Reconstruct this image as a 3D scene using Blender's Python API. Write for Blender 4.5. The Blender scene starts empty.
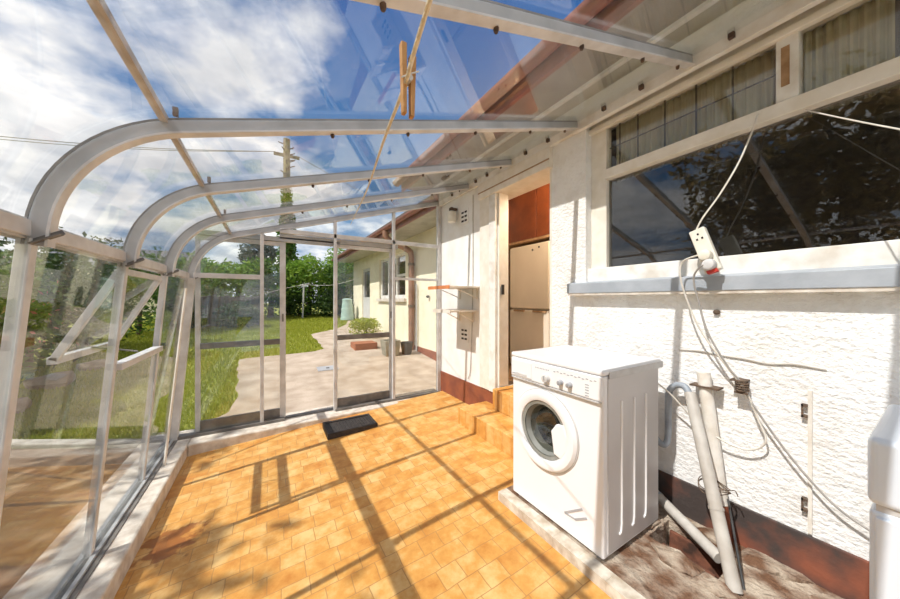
import bpy, bmesh, math, random
from mathutils import Vector, Matrix
from mathutils import noise as mnoise
random.seed(7)
C = bpy.context.scene.collection
SC = bpy.context.scene

# ------------------------------------------------------------------ materials
def new_mat(name):
    m = bpy.data.materials.new(name); m.use_nodes = True
    nt = m.node_tree; nt.nodes.clear()
    out = nt.nodes.new('ShaderNodeOutputMaterial')
    return m, nt, out

def N(nt, t, **kw):
    n = nt.nodes.new(t)
    for k, v in kw.items():
        if k in n.inputs: n.inputs[k].default_value = v
        else: setattr(n, k, v)
    return n

def ramp(nt, stops):
    r = nt.nodes.new('ShaderNodeValToRGB')
    e = r.color_ramp.elements
    while len(e) < len(stops): e.new(0.5)
    for i, (p, c) in enumerate(stops):
        e[i].position = p; e[i].color = (c[0], c[1], c[2], 1)
    return r

def mat(name, c1, c2=None, scale=8, rough=.6, bump=0, bscale=None, metal=0, detail=5, lo=.35, hi=.65, bdist=.01, spec=None, coord='Object'):
    m, nt, out = new_mat(name)
    p = nt.nodes.new('ShaderNodeBsdfPrincipled')
    p.inputs['Roughness'].default_value = rough
    p.inputs['Metallic'].default_value = metal
    if spec is not None: p.inputs['Specular IOR Level'].default_value = spec
    tc = nt.nodes.new('ShaderNodeTexCoord')
    if c2 is None: c2 = tuple(x * .88 for x in c1)
    nz = N(nt, 'ShaderNodeTexNoise', Scale=scale, Detail=detail)
    nt.links.new(tc.outputs[coord], nz.inputs['Vector'])
    r = ramp(nt, [(lo, c1), (hi, c2)])
    nt.links.new(nz.outputs['Fac'], r.inputs['Fac'])
    nt.links.new(r.outputs['Color'], p.inputs['Base Color'])
    if bump:
        nb = N(nt, 'ShaderNodeTexNoise', Scale=bscale or scale * 4, Detail=4)
        nt.links.new(tc.outputs[coord], nb.inputs['Vector'])
        b = N(nt, 'ShaderNodeBump', Strength=bump, Distance=bdist)
        nt.links.new(nb.outputs['Fac'], b.inputs['Height'])
        nt.links.new(b.outputs['Normal'], p.inputs['Normal'])
    nt.links.new(p.outputs['BSDF'], out.inputs['Surface'])
    return m

def glass_mat(name, tint=(1, 1, 1), dirt=.02, f0=.04, rough=0.0):
    m, nt, out = new_mat(name)
    tr = nt.nodes.new('ShaderNodeBsdfTransparent'); tr.inputs['Color'].default_value = (*tint, 1)
    gl = nt.nodes.new('ShaderNodeBsdfGlossy'); gl.inputs['Roughness'].default_value = rough
    lw = N(nt, 'ShaderNodeLayerWeight', Blend=.5)
    pw = N(nt, 'ShaderNodeMath', operation='POWER'); pw.inputs[1].default_value = 5
    nt.links.new(lw.outputs['Facing'], pw.inputs[0])
    mu = N(nt, 'ShaderNodeMath', operation='MULTIPLY_ADD'); mu.inputs[1].default_value = 1 - f0; mu.inputs[2].default_value = f0
    nt.links.new(pw.outputs[0], mu.inputs[0])
    mx = nt.nodes.new('ShaderNodeMixShader')
    nt.links.new(mu.outputs[0], mx.inputs[0]); nt.links.new(tr.outputs[0], mx.inputs[1]); nt.links.new(gl.outputs[0], mx.inputs[2])
    di = nt.nodes.new('ShaderNodeBsdfDiffuse'); di.inputs['Color'].default_value = (.7, .68, .62, 1)
    tc = nt.nodes.new('ShaderNodeTexCoord')
    nz = N(nt, 'ShaderNodeTexNoise', Scale=3.0, Detail=6)
    nt.links.new(tc.outputs['Object'], nz.inputs['Vector'])
    mr = N(nt, 'ShaderNodeMapRange'); mr.inputs[1].default_value = .35; mr.inputs[2].default_value = .75
    mr.inputs[3].default_value = dirt * .3; mr.inputs[4].default_value = dirt * 2
    nt.links.new(nz.outputs['Fac'], mr.inputs[0])
    mx2 = nt.nodes.new('ShaderNodeMixShader')
    nt.links.new(mr.outputs[0], mx2.inputs[0]); nt.links.new(mx.outputs[0], mx2.inputs[1]); nt.links.new(di.outputs[0], mx2.inputs[2])
    nt.links.new(mx2.outputs[0], out.inputs['Surface'])
    return m

def roughcast_mat(name, c1, c2, strength=.6, scale=46):
    m, nt, out = new_mat(name)
    p = nt.nodes.new('ShaderNodeBsdfPrincipled'); p.inputs['Roughness'].default_value = .85
    p.inputs['Specular IOR Level'].default_value = .2
    tc = nt.nodes.new('ShaderNodeTexCoord')
    mp = N(nt, 'ShaderNodeMapping'); mp.inputs['Scale'].default_value = (1, .85, 1.1)
    nt.links.new(tc.outputs['Object'], mp.inputs['Vector'])
    n1 = N(nt, 'ShaderNodeTexNoise', Scale=scale, Detail=3, Roughness=.55)
    n2 = N(nt, 'ShaderNodeTexNoise', Scale=scale * .3, Detail=2)
    n3 = N(nt, 'ShaderNodeTexNoise', Scale=5, Detail=8, Roughness=.7)
    for n in (n1, n2): nt.links.new(mp.outputs[0], n.inputs['Vector'])
    nt.links.new(tc.outputs['Object'], n3.inputs['Vector'])
    mm = N(nt, 'ShaderNodeMath', operation='MULTIPLY_ADD'); mm.inputs[1].default_value = .5
    nt.links.new(n2.outputs['Fac'], mm.inputs[0]); nt.links.new(n1.outputs['Fac'], mm.inputs[2])
    cr = ramp(nt, [(.35, (0, 0, 0)), (.95, (1, 1, 1))])
    nt.links.new(mm.outputs[0], cr.inputs['Fac'])
    b = N(nt, 'ShaderNodeBump', Strength=strength, Distance=.013)
    nt.links.new(cr.outputs['Color'], b.inputs['Height']); nt.links.new(b.outputs['Normal'], p.inputs['Normal'])
    r = ramp(nt, [(.3, c2), (.52, c1)])
    nt.links.new(n3.outputs['Fac'], r.inputs['Fac'])
    nt.links.new(r.outputs['Color'], p.inputs['Base Color'])
    nt.links.new(p.outputs['BSDF'], out.inputs['Surface'])
    return m

def tile_mat(name):
    m, nt, out = new_mat(name)
    p = nt.nodes.new('ShaderNodeBsdfPrincipled'); p.inputs['Roughness'].default_value = .5
    tc = nt.nodes.new('ShaderNodeTexCoord')
    br = N(nt, 'ShaderNodeTexBrick', Scale=1.0, offset=.5, squash=1.4, squash_frequency=3)
    br.inputs['Mortar Size'].default_value = .0028; br.inputs['Brick Width'].default_value = .112
    br.inputs['Row Height'].default_value = .104; br.inputs['Mortar Smooth'].default_value = .5
    br.inputs['Color1'].default_value = (.0, .0, .0, 1); br.inputs['Color2'].default_value = (1, 1, 1, 1)
    br.inputs['Mortar'].default_value = (.5, .5, .5, 1)
    nd = N(nt, 'ShaderNodeTexNoise', Scale=9, Detail=2)
    nt.links.new(tc.outputs['Object'], nd.inputs['Vector'])
    mixv = N(nt, 'ShaderNodeMix', data_type='VECTOR'); mixv.inputs[0].default_value = .012
    nt.links.new(tc.outputs['Object'], mixv.inputs[4]); nt.links.new(nd.outputs['Color'], mixv.inputs[5])
    nt.links.new(mixv.outputs[1], br.inputs['Vector'])
    nz = N(nt, 'ShaderNodeTexNoise', Scale=11, Detail=6, Roughness=.65)
    nt.links.new(tc.outputs['Object'], nz.inputs['Vector'])
    ad = N(nt, 'ShaderNodeMath', operation='MULTIPLY_ADD'); ad.inputs[1].default_value = .22
    sep = nt.nodes.new('ShaderNodeSeparateColor'); nt.links.new(br.outputs['Color'], sep.inputs[0])
    nt.links.new(sep.outputs[0], ad.inputs[0]); nt.links.new(nz.outputs['Fac'], ad.inputs[2])
    r = ramp(nt, [(.34, (.49, .19, .032)), (.58, (.62, .305, .07)), (.82, (.72, .46, .18))])
    nt.links.new(ad.outputs[0], r.inputs['Fac'])
    mor = N(nt, 'ShaderNodeMix', data_type='RGBA'); mor.inputs[7].default_value = (.40, .19, .06, 1)
    mf = N(nt, 'ShaderNodeMath', operation='MULTIPLY'); mf.inputs[1].default_value = .75
    nt.links.new(br.outputs['Fac'], mf.inputs[0]); nt.links.new(mf.outputs[0], mor.inputs[0]); nt.links.new(r.outputs['Color'], mor.inputs[6])
    # worn rust stain patches on the tiles
    mp = N(nt, 'ShaderNodeMapping'); mp.inputs['Location'].default_value = (.49, -2.24, .095)
    nt.links.new(tc.outputs['Object'], mp.inputs['Vector'])
    ln = N(nt, 'ShaderNodeVectorMath', operation='LENGTH'); nt.links.new(mp.outputs[0], ln.inputs[0])
    n4 = N(nt, 'ShaderNodeTexNoise', Scale=14, Detail=3); nt.links.new(tc.outputs['Object'], n4.inputs['Vector'])
    su = N(nt, 'ShaderNodeMath', operation='MULTIPLY_ADD'); su.inputs[1].default_value = .55
    nt.links.new(n4.outputs['Fac'], su.inputs[0]); nt.links.new(ln.outputs[1], su.inputs[2])
    r2 = ramp(nt, [(.36, (.85, .85, .85)), (.42, (0, 0, 0))]); nt.links.new(su.outputs[0], r2.inputs['Fac'])
    m2 = N(nt, 'ShaderNodeMix', data_type='RGBA'); m2.inputs[7].default_value = (.27, .08, .012, 1)
    nt.links.new(r2.outputs['Color'], m2.inputs[0]); nt.links.new(mor.outputs[2], m2.inputs[6])
    nt.links.new(m2.outputs[2], p.inputs['Base Color'])
    b = N(nt, 'ShaderNodeBump', Strength=.35, Distance=.004, invert=True)
    nt.links.new(br.outputs['Fac'], b.inputs['Height']); nt.links.new(b.outputs['Normal'], p.inputs['Normal'])
    nt.links.new(p.outputs['BSDF'], out.inputs['Surface'])
    return m

def leaf_mat(name, c1, c2, trans=.35):
    m, nt, out = new_mat(name)
    geo = nt.nodes.new('ShaderNodeNewGeometry')
    r = ramp(nt, [(0, c1), (1, c2)])
    nt.links.new(geo.outputs['Random Per Island'], r.inputs['Fac'])
    d = nt.nodes.new('ShaderNodeBsdfPrincipled'); d.inputs['Roughness'].default_value = .55
    d.inputs['Specular IOR Level'].default_value = .3
    t = nt.nodes.new('ShaderNodeBsdfTranslucent')
    nt.links.new(r.outputs['Color'], d.inputs['Base Color']); nt.links.new(r.outputs['Color'], t.inputs['Color'])
    mx = nt.nodes.new('ShaderNodeMixShader'); mx.inputs[0].default_value = trans
    nt.links.new(d.outputs[0], mx.inputs[1]); nt.links.new(t.outputs[0], mx.inputs[2])
    nt.links.new(mx.outputs[0], out.inputs['Surface'])
    return m

M = {}
M['alu'] = mat('weathered_alu', (.70, .69, .68), (.54, .52, .50), 9, .45, .15, 60, .0, bdist=.002)
M['alu_side'] = mat('grey_alu', (.46, .465, .47), (.35, .355, .36), 7, .5, .1, 50, bdist=.002)
M['alu_dark'] = mat('dark_alu', (.22, .20, .18), (.13, .12, .11), 12, .5)
M['bolt'] = mat('rusty_bolt', (.06, .04, .03), (.14, .08, .05), 40, .7)
M['tan'] = mat('tan_bar', (.56, .51, .45), (.42, .37, .31), 15, .6)
M['glass'] = glass_mat('pane_glass', (.98, .99, .985), .010, .045)
M['toplight'] = glass_mat('top_light_glass', (.96, .96, .95), .004, .04)
M['roofglass'] = glass_mat('roof_glass', (.98, .985, .99), .02, .055)
M['winglass'] = glass_mat('window_glass', (.75, .75, .75), .003, .10)
M['roughcast'] = roughcast_mat('white_roughcast', (.88, .87, .85), (.76, .73, .68))
M['render'] = mat('white_render', (.87, .86, .84), (.80, .77, .73), 5, .85, .25, 60, bdist=.004)
M['cream'] = mat('cream_render', (.85, .78, .60), (.78, .70, .52), 4, .85, .3, 40, bdist=.006)
M['plinth'] = mat('red_brown_plinth', (.30, .09, .04), (.20, .06, .035), 7, .6, .2, 40, bdist=.004)
M['plinth_dirty'] = mat('dirty_plinth', (.27, .085, .045), (.06, .045, .04), 3.2, .75, .4, 40, lo=.42, hi=.58, bdist=.006)
M['tile'] = tile_mat('orange_tile')
M['kerb'] = mat('painted_kerb', (.74, .68, .60), (.52, .44, .36), 14, .8, .4, 60, bdist=.005)
M['kerb_tile'] = mat('pale_tile_edge', (.72, .66, .56), (.46, .37, .27), 18, .6, .3, 50, bdist=.004)
M['slab'] = mat('crumbling_slab', (.54, .45, .35), (.17, .085, .045), 8, .9, 1.0, 45, detail=14, lo=.36, hi=.60, bdist=.02)
M['cream_wood'] = mat('cream_paint', (.84, .79, .71), (.76, .70, .60), 12, .6, .15, 50, bdist=.003)
M['white_wood'] = mat('flaking_white_paint', (.84, .82, .78), (.68, .62, .54), 9, .65, .3, 50, lo=.45, hi=.7, bdist=.004)
M['bare_wood'] = mat('bare_wood', (.45, .28, .15), (.30, .17, .08), 20, .8, .4)
M['soffit'] = mat('grey_soffit', (.38, .35, .31), (.27, .24, .21), 4, .7, .2, 20)
M['soffit_light'] = mat('pale_soffit', (.52, .50, .43), (.40, .38, .32), 6, .7, .2, 20)
M['fascia'] = mat('red_brown_fascia', (.33, .12, .09), (.22, .09, .07), 8, .5)
M['roof_tile'] = mat('dark_roof_tile', (.16, .11, .09), (.10, .08, .07), 10, .8, .5, 30)
M['sill'] = mat('blue_grey_sill', (.42, .45, .49), (.34, .37, .41), 9, .5, .1, 60)
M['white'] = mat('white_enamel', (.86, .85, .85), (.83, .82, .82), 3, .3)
M['coolwhite'] = mat('cool_white_enamel', (.74, .80, .88), (.70, .76, .84), 3, .3)
M['offwhite'] = mat('off_white_plastic', (.80, .76, .66), (.74, .69, .58), 20, .4)
M['ivory'] = mat('ivory_fridge', (.78, .70, .58), (.72, .64, .52), 3, .35)
M['shaded_side'] = mat('shaded_steel', (.60, .57, .555), (.56, .53, .515), 4, .35)  # white casing greyed: shade of the machine's side put into the colour
M['grey'] = mat('mid_grey_plastic', (.42, .42, .43), (.36, .36, .37), 10, .45)
M['lightgrey'] = mat('light_grey_plastic', (.62, .61, .60), (.52, .50, .48), 12, .5)
M['pipe_grey'] = mat('grey_pipe', (.58, .55, .50), (.44, .40, .35), 10, .5, .1)
M['pipe_white'] = mat('painted_pipe', (.84, .80, .73), (.72, .66, .57), 14, .6, .2)
M['hose'] = mat('blue_grey_hose', (.36, .40, .45), (.28, .31, .35), 20, .5)
M['black'] = mat('black_rubber', (.025, .02, .018), (.05, .04, .035), 25, .7, .4, 60)
M['darkmetal'] = mat('dark_metal', (.10, .10, .10), (.05, .05, .05), 20, .35, metal=.6)
M['chrome'] = mat('steel_drum', (.6, .6, .58), (.45, .45, .43), 14, .25, metal=.9)
M['drumglass'] = glass_mat('door_bowl_glass', (.55, .56, .52), .01, .10)
M['gasket'] = mat('grey_gasket', (.30, .30, .27), (.20, .20, .18), 10, .5)
M['red'] = mat('red_switch', (.65, .05, .03), (.5, .04, .03), 10, .4)
M['wire'] = mat('white_flex', (.74, .70, .62), (.62, .57, .50), 20, .5)
M['wiregrey'] = mat('grey_flex', (.40, .37, .34), (.30, .28, .26), 20, .5)
M['rope'] = mat('straw_rope', (.80, .71, .53), (.66, .56, .39), 120, .8, .5, 200)
M['peg'] = mat('peg_wood', (.52, .27, .09), (.36, .17, .05), 30, .6, .3, 80)
M['rust'] = mat('rust', (.17, .11, .07), (.09, .06, .04), 30, .8, .5)
M['terracotta'] = mat('terracotta', (.42, .15, .07), (.28, .10, .05), 15, .7, .4)
M['downpipe'] = mat('brown_pipe', (.34, .17, .10), (.22, .11, .07), 9, .6, .2)
M['gully'] = mat('dirty_terracotta', (.24, .09, .05), (.06, .03, .02), 14, .9, .5)
M['mahogany'] = mat('red_brown_wood', (.22, .055, .015), (.15, .035, .01), 6, .4)
M['orange_shelf'] = mat('orange_shelf', (.75, .28, .10), (.62, .22, .08), 8, .5)
M['white_shelf'] = mat('white_shelf', (.82, .76, .68), (.70, .62, .52), 10, .5)
M['vent_hole'] = mat('dark_hole', (.02, .015, .012), (.03, .02, .02), 10, .9)
M['net'] = mat('net_curtain', (.52, .49, .36), (.44, .41, .29), 10, .9)
M['lead'] = mat('dark_bar', (.10, .09, .07), (.07, .06, .05), 10, .6)
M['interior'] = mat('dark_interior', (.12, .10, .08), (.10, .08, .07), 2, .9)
M['kitchen'] = mat('kitchen_plaster', (.60, .48, .34), (.55, .43, .30), 2, .9)
M['concrete'] = mat('pinkish_concrete', (.54, .44, .35), (.34, .26, .19), 3.5, .95, .5, 35, detail=10, lo=.3, hi=.7, bdist=.012)
M['path'] = mat('sandy_paving', (.28, .20, .13), (.15, .10, .065), 3, .95, .5, 25, detail=8, bdist=.012)
M['kerbstone'] = mat('garden_kerb', (.58, .53, .45), (.42, .37, .30), 8, .9, .5)
M['lawn'] = mat('lawn_soil', (.24, .26, .03), (.32, .33, .06), 1.3, .95, .8, 60, detail=8, bdist=.02)
M['grassblade'] = leaf_mat('grass_blades', (.26, .32, .025), (.46, .46, .07), .4)
M['leaf_bright'] = leaf_mat('bright_leaves', (.12, .26, .03), (.30, .42, .06))
M['leaf_mid'] = leaf_mat('mid_leaves', (.05, .13, .02), (.16, .26, .04))
M['leaf_dark'] = leaf_mat('dark_leaves', (.02, .055, .012), (.07, .12, .025), .25)
M['leaf_grey'] = leaf_mat('grey_leaves', (.08, .11, .09), (.16, .19, .15))
M['leaf_brown'] = leaf_mat('brown_leaves', (.15, .11, .04), (.38, .28, .11), .5)
M['leaf_lime'] = leaf_mat('lime_leaves', (.30, .38, .05), (.48, .50, .10))
M['blossom'] = leaf_mat('pink_blossom', (.55, .12, .12), (.75, .30, .25))
M['bark'] = mat('bark', (.16, .10, .06), (.09, .06, .04), 12, .9, .6)
M['pole'] = mat('lichened_pole', (.34, .30, .14), (.22, .16, .10), 6, .9, .5)
M['fence'] = mat('dark_fence', (.10, .075, .055), (.06, .045, .035), 8, .9, .5)
M['slate'] = mat('grey_slate', (.20, .20, .22), (.14, .14, .16), 4, .8, .4)
M['bin'] = mat('pale_green_bin', (.42, .56, .50), (.36, .49, .44), 6, .5)
M['planter'] = mat('grey_planter', (.34, .31, .24), (.24, .22, .16), 8, .8, .4)
M['washingpost'] = mat('galvanised_post', (.55, .54, .52), (.42, .41, .40), 10, .5)
M['stone'] = mat('rockery_stone', (.45, .36, .28), (.28, .20, .15), 6, .9, .7)

# ------------------------------------------------------------------ mesh builder
class MB:
    def __init__(self): self.bm = bmesh.new()
    def hexa(self, p):
        v = [self.bm.verts.new(q) for q in p]
        for f in ((0,3,2,1),(4,5,6,7),(0,1,5,4),(1,2,6,5),(2,3,7,6),(3,0,4,7)):
            self.bm.faces.new([v[i] for i in f])
        return self
    def box(self, a, b):
        x0,x1 = sorted((a[0],b[0])); y0,y1 = sorted((a[1],b[1])); z0,z1 = sorted((a[2],b[2]))
        return self.hexa([(x0,y0,z0),(x1,y0,z0),(x1,y1,z0),(x0,y1,z0),(x0,y0,z1),(x1,y0,z1),(x1,y1,z1),(x0,y1,z1)])
    def bar(self, p0, p1, w, h, ref=(0,1,0)):
        """rectangular bar p0->p1, w along ref, h across"""
        p0=Vector(p0); p1=Vector(p1); d=(p1-p0).normalized(); r=Vector(ref); r=(r-d*r.dot(d)).normalized(); u=d.cross(r)
        c=[]
        for p in (p0,p1):
            for a,b in ((-1,-1),(1,-1),(1,1),(-1,1)): c.append(p+r*a*w/2+u*b*h/2)
        return self.hexa(c)
    def rings(self, rs, closed=False, cap=True):
        vs=[[self.bm.verts.new(q) for q in r] for r in rs]
        n=len(vs[0])
        for i in range(len(vs)-1 if not closed else len(vs)):
            a=vs[i]; b=vs[(i+1)%len(vs)]
            for j in range(n): self.bm.faces.new((a[j],a[(j+1)%n],b[(j+1)%n],b[j]))
        if cap and not closed:
            self.bm.faces.new(vs[0][::-1]); self.bm.faces.new(vs[-1])
        return self
    def sweep(self, pts, w, d0, d1, y):
        """pts in the xz plane at y; w along y; d0..d1 along the outward normal"""
        rs=[]
        for i,(x,z) in enumerate(pts):
            a=pts[max(i-1,0)]; b=pts[min(i+1,len(pts)-1)]
            t=Vector((b[0]-a[0],b[1]-a[1])).normalized(); n=Vector((-t.y,t.x))
            rs.append([(x+n.x*d0,y-w/2,z+n.y*d0),(x+n.x*d0,y+w/2,z+n.y*d0),(x+n.x*d1,y+w/2,z+n.y*d1),(x+n.x*d1,y-w/2,z+n.y*d1)])
        return self.rings(rs)
    def tube(self, pts, r, n=8, r2=None):
        pts=[Vector(p) for p in pts]; rs=[]; ref=None
        for i,p in enumerate(pts):
            t=(pts[min(i+1,len(pts)-1)]-pts[max(i-1,0)]).normalized()
            if ref is None: ref=Vector((0,0,1)) if abs(t.z)<.9 else Vector((1,0,0))
            ref=(ref-t*ref.dot(t)).normalized(); bq=t.cross(ref)
            rr=r if r2 is None else r+(r2-r)*i/(len(pts)-1)
            rs.append([p+ref*math.cos(2*math.pi*k/n)*rr+bq*math.sin(2*math.pi*k/n)*rr for k in range(n)])
        return self.rings(rs)
    def lathe(self, o, axis, prof, n=32, cap=True):
        """prof [(r, h)] around axis at o"""
        o=Vector(o); a=Vector(axis).normalized(); u=Vector((0,0,1)) if abs(a.z)<.9 else Vector((1,0,0)); u=(u-a*u.dot(a)).normalized(); v=a.cross(u)
        return self.rings([[o+a*h+u*math.cos(2*math.pi*k/n)*r+v*math.sin(2*math.pi*k/n)*r for k in range(n)] for r,h in prof], cap=cap)
    def prism(self, poly, axis, a, b):
        """poly 2D extruded along axis (0,1,2) from a to b"""
        def q(p,h):
            l=list(p); l.insert(axis,h); return l
        return self.rings([[q(p,a) for p in poly],[q(p,b) for p in poly]])
    def ico(self, c, r, sub=2, jitter=0, sc=(1,1,1)):
        g=bmesh.ops.create_icosphere(self.bm, subdivisions=sub, radius=1)
        for v in g['verts']:
            k=1+jitter*mnoise.noise(v.co*1.7+Vector(c)*3)
            v.co=Vector((v.co.x*sc[0]*r*k+c[0], v.co.y*sc[1]*r*k+c[1], v.co.z*sc[2]*r*k+c[2]))
        return self
    def obj(self, name, m, parent=None, smooth=False, bevel=0, seg=2):
        bmesh.ops.recalc_face_normals(self.bm, faces=self.bm.faces)
        me=bpy.data.meshes.new(name); self.bm.to_mesh(me); self.bm.free()
        me.materials.append(M[m])
        if smooth:
            for p in me.polygons: p.use_smooth=True
        o=bpy.data.objects.new(name, me); C.objects.link(o)
        if parent is not None:
            o.parent=parent; o.matrix_parent_inverse=Matrix.Translation(-parent.location)
        if bevel:
            b=o.modifiers.new('bevel','BEVEL'); b.width=bevel; b.segments=seg; b.limit_method='ANGLE'; b.angle_limit=math.radians(40)
        if smooth:
            try:
                me.set_sharp_from_angle(angle=math.radians(38))
            except Exception: pass
        return o

def tag(o, label, cat, group=None, kind=None):
    o['label']=label; o['category']=cat
    if group: o['group']=group
    if kind: o['kind']=kind
    return o
def empty(name, loc, label, cat, group=None, kind=None):
    o=bpy.data.objects.new(name,None); C.objects.link(o); o.location=loc; o.empty_display_size=.1
    return tag(o,label,cat,group,kind)
def smooth_path(pts, k=6):
    """Catmull-Rom through pts"""
    pts=[Vector(p) for p in pts]; out=[]
    for i in range(len(pts)-1):
        p0=pts[max(i-1,0)]; p1=pts[i]; p2=pts[i+1]; p3=pts[min(i+2,len(pts)-1)]
        for j in range(k):
            t=j/k
            out.append(.5*((2*p1)+(-p0+p2)*t+(2*p0-5*p1+4*p2-p3)*t*t+(-p0+3*p1-3*p2+p3)*t**3))
    out.append(pts[-1]); return out

# ------------------------------------------------------------------ dimensions
YS=[-2.097+.708*k for k in range(9)]          # rafters; last one is the end frame at 3.567
YE=YS[-1]; YB=YS[0]
EX,EZ=-.617,1.445                              # eave
BX=-.74                                        # foot of the glass side
SL=.30                                         # roof slope
def roof_z(x): return 2.57-SL*(2.0-x)
def gz(y): return -.03 if y<4.7 else min(-.03+.078*(y-4.7), .62)
def fz(x): return -.07+.052*x                  # tiled floor falls away from the house

def rafter_path():
    a=Vector((EX,EZ)); wd=Vector((-(BX-EX),EZ)).normalized()
    rd=Vector((1,SL)).normalized()
    # corner of wall line and roof line
    # a + wd*s meets z = roof_z(x)
    s=(roof_z(a.x)-a.y)/(wd.y-SL*wd.x)
    c=a+wd*s
    t=.325
    p0=c-wd*t; p2=c+rd*t
    n1=Vector((wd.y,-wd.x)); ang=math.acos(max(-1,min(1,wd.dot(rd)))); R=t/math.tan(ang/2)
    ctr=p0+n1*R
    pts=[tuple(a-wd*.03)]
    if (p0-a).dot(wd)>.005: pts.append(tuple(p0))
    v0=p0-ctr; a0=math.atan2(v0.y,v0.x)
    for k in range(1,15):
        an=a0-ang*k/14
        pts.append((ctr.x+R*math.cos(an),ctr.y+R*math.sin(an)))
    pts.append((1.0,roof_z(1.0))); pts.append((1.985,roof_z(1.985)))
    return pts
RP=rafter_path()

# ------------------------------------------------------------------ glass lean-to: roof
ceil=empty('ceiling',(0,0,1.4),'curved glazed roof of white bars sloping up to the house wall','roof',kind='structure')
for i,y in enumerate(YS):
    end=(i==len(YS)-1)
    m=MB(); m.sweep(RP,.024,-.035,.008,y)
    r=m.obj('rafter','alu_side',ceil,bevel=.002)
    m=MB(); m.sweep(RP,.040,-.041,-.034,y); m.obj('bottom_flange','alu',r)
    b=MB(); b.sweep(RP,.024,.0082,.015,y); b.obj('glazing_cap','alu_dark',ceil)
    if y>.5 and not end:
        for x in (.25,.62,1.05,1.5,1.85):
            z=roof_z(x)-.051
            MB().lathe((x,y+.012,z),(0,0,-1),[(.009,-.008),(.009,0),(.006,.008)],8).obj('bolt','bolt',r)
for i in range(len(YS)-1):
    y=(YS[i]+YS[i+1])/2; w=YS[i+1]-YS[i]-.034
    k=15
    while RP[k][0]< -.33: k+=1
    m=MB(); m.sweep(RP[:k+1],w,.001,.005,y); m.obj('curved_pane','roofglass',ceil,smooth=True)
    m=MB(); m.sweep(RP[k:],w,.0012,.0052,y); m.obj('roof_pane','roofglass',ceil)
m=MB(); m.box((-.327,YB,roof_z(-.316)+.0),(-.305,YE,roof_z(-.316)+.024)); m.obj('purlin','tan',ceil)
for y in YS[4:8]:
    MB().box((-.29,y-.03,roof_z(-.3)+.02),(-.275,y-.018,roof_z(-.3)+.05)).obj('purlin_clip','bolt',ceil)

# ------------------------------------------------------------------ glass side
wl=empty('wall_left',(BX,0,0),'leaning glazed side wall of white metal posts on a low kerb','wall',kind='structure')
def sx(z): return BX+(EX-BX)*z/EZ
for i,y in enumerate(YS):
    w=.045 if i<len(YS)-1 else .06
    p=MB(); p.bar((BX-.012,y,0),(EX-.012,y,EZ),.018,.030); p.bar((BX+.004,y,0),(EX+.004,y,EZ-.01),w*.72,.007)
    if i==len(YS)-1: p.bar((BX+.012,y-.01,0),(EX+.012,y-.01,EZ),.05,.07)
    p.obj('post','alu',wl,bevel=.002)
    br=MB(); br.bar((EX+.005,y-.02,EZ-.028),(EX+.068,y-.02,EZ+.008),.02,.005); br.bar((EX+.005,y-.011,EZ-.020),(EX+.068,y-.011,EZ+.016),.004,.014); br.obj('slotted_bracket','alu_dark',wl)
e=MB(); e.box((EX-.045,YB,EZ-.012),(EX-.004,YE,EZ+.052)); e.box((EX-.004,YB,EZ-.004),(EX+.004,YE,EZ+.045)); e.obj('eave_rail','alu',wl,bevel=.003)
e=MB(); e.box((BX-.035,YB,0),(BX-.014,YE,.026)); e.box((BX+.008,YB,0),(BX+.026,YE,.018)); e.obj('base_rail','alu_side',wl,bevel=.002)
MB().box((BX-.014,YB,0),(BX+.008,YE,.008)).obj('track','alu_dark',wl); MB().box((BX+.026,YB,0),(BX+.05,YE,.006)).obj('track','alu_dark',wl)
VENT=6  # bay with the open top sash
for i in range(len(YS)-1):
    ya,yb=YS[i]+.012,YS[i+1]-.012
    z1=EZ-.03
    if i==VENT: z1=.90
    p=MB(); d=.002
    p.hexa([(sx(.01)-d,ya,.01),(sx(.01)+d,ya,.01),(sx(.01)+d,yb,.01),(sx(.01)-d,yb,.01),(sx(z1)-d,ya,z1),(sx(z1)+d,ya,z1),(sx(z1)+d,yb,z1),(sx(z1)-d,yb,z1)])
    p.obj('glass_pane','glass',wl)
ya,yb=YS[VENT],YS[VENT+1]
p=MB(); p.bar((sx(.91)+.005,ya+.012,.91),(sx(.91)+.005,yb-.012,.91),.05,.035,(1,0,0)); p.obj('transom','alu',wl,bevel=.003)

# open vent sash hinged under the eave
ws=empty('window_1',(EX-.03,ya,1.395),'small top hung vent sash propped open below the eave on the left','window',kind='structure')
hx,hz=EX-.03,1.395; bx,bz=-.868,.962
for y in (ya+.03,yb-.03):
    p=MB(); p.bar((hx,y,hz),(bx,y,bz),.028,.030); p.obj('stile','alu',ws,bevel=.002)
p=MB(); p.bar((hx,ya+.044,hz),(hx,yb-.044,hz),.03,.03,(1,0,0)); p.obj('top_rail','alu',ws)
p=MB(); p.bar((bx,ya+.016,bz),(bx,yb-.016,bz),.034,.034,(1,0,0)); p.obj('bottom_rail','alu',ws,bevel=.002)
p=MB(); p.bar(((hx+.0),(ya+yb)/2,hz),((bx),(ya+yb)/2,bz),yb-ya-.09,.004); p.obj('glass_pane','glass',ws)
p=MB(); p.tube([(bx+.01,(ya+yb)/2,bz+.02),(sx(.93),(ya+yb)/2-.03,.945)],.005,6); p.obj('stay_bar','alu_dark',ws)

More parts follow.
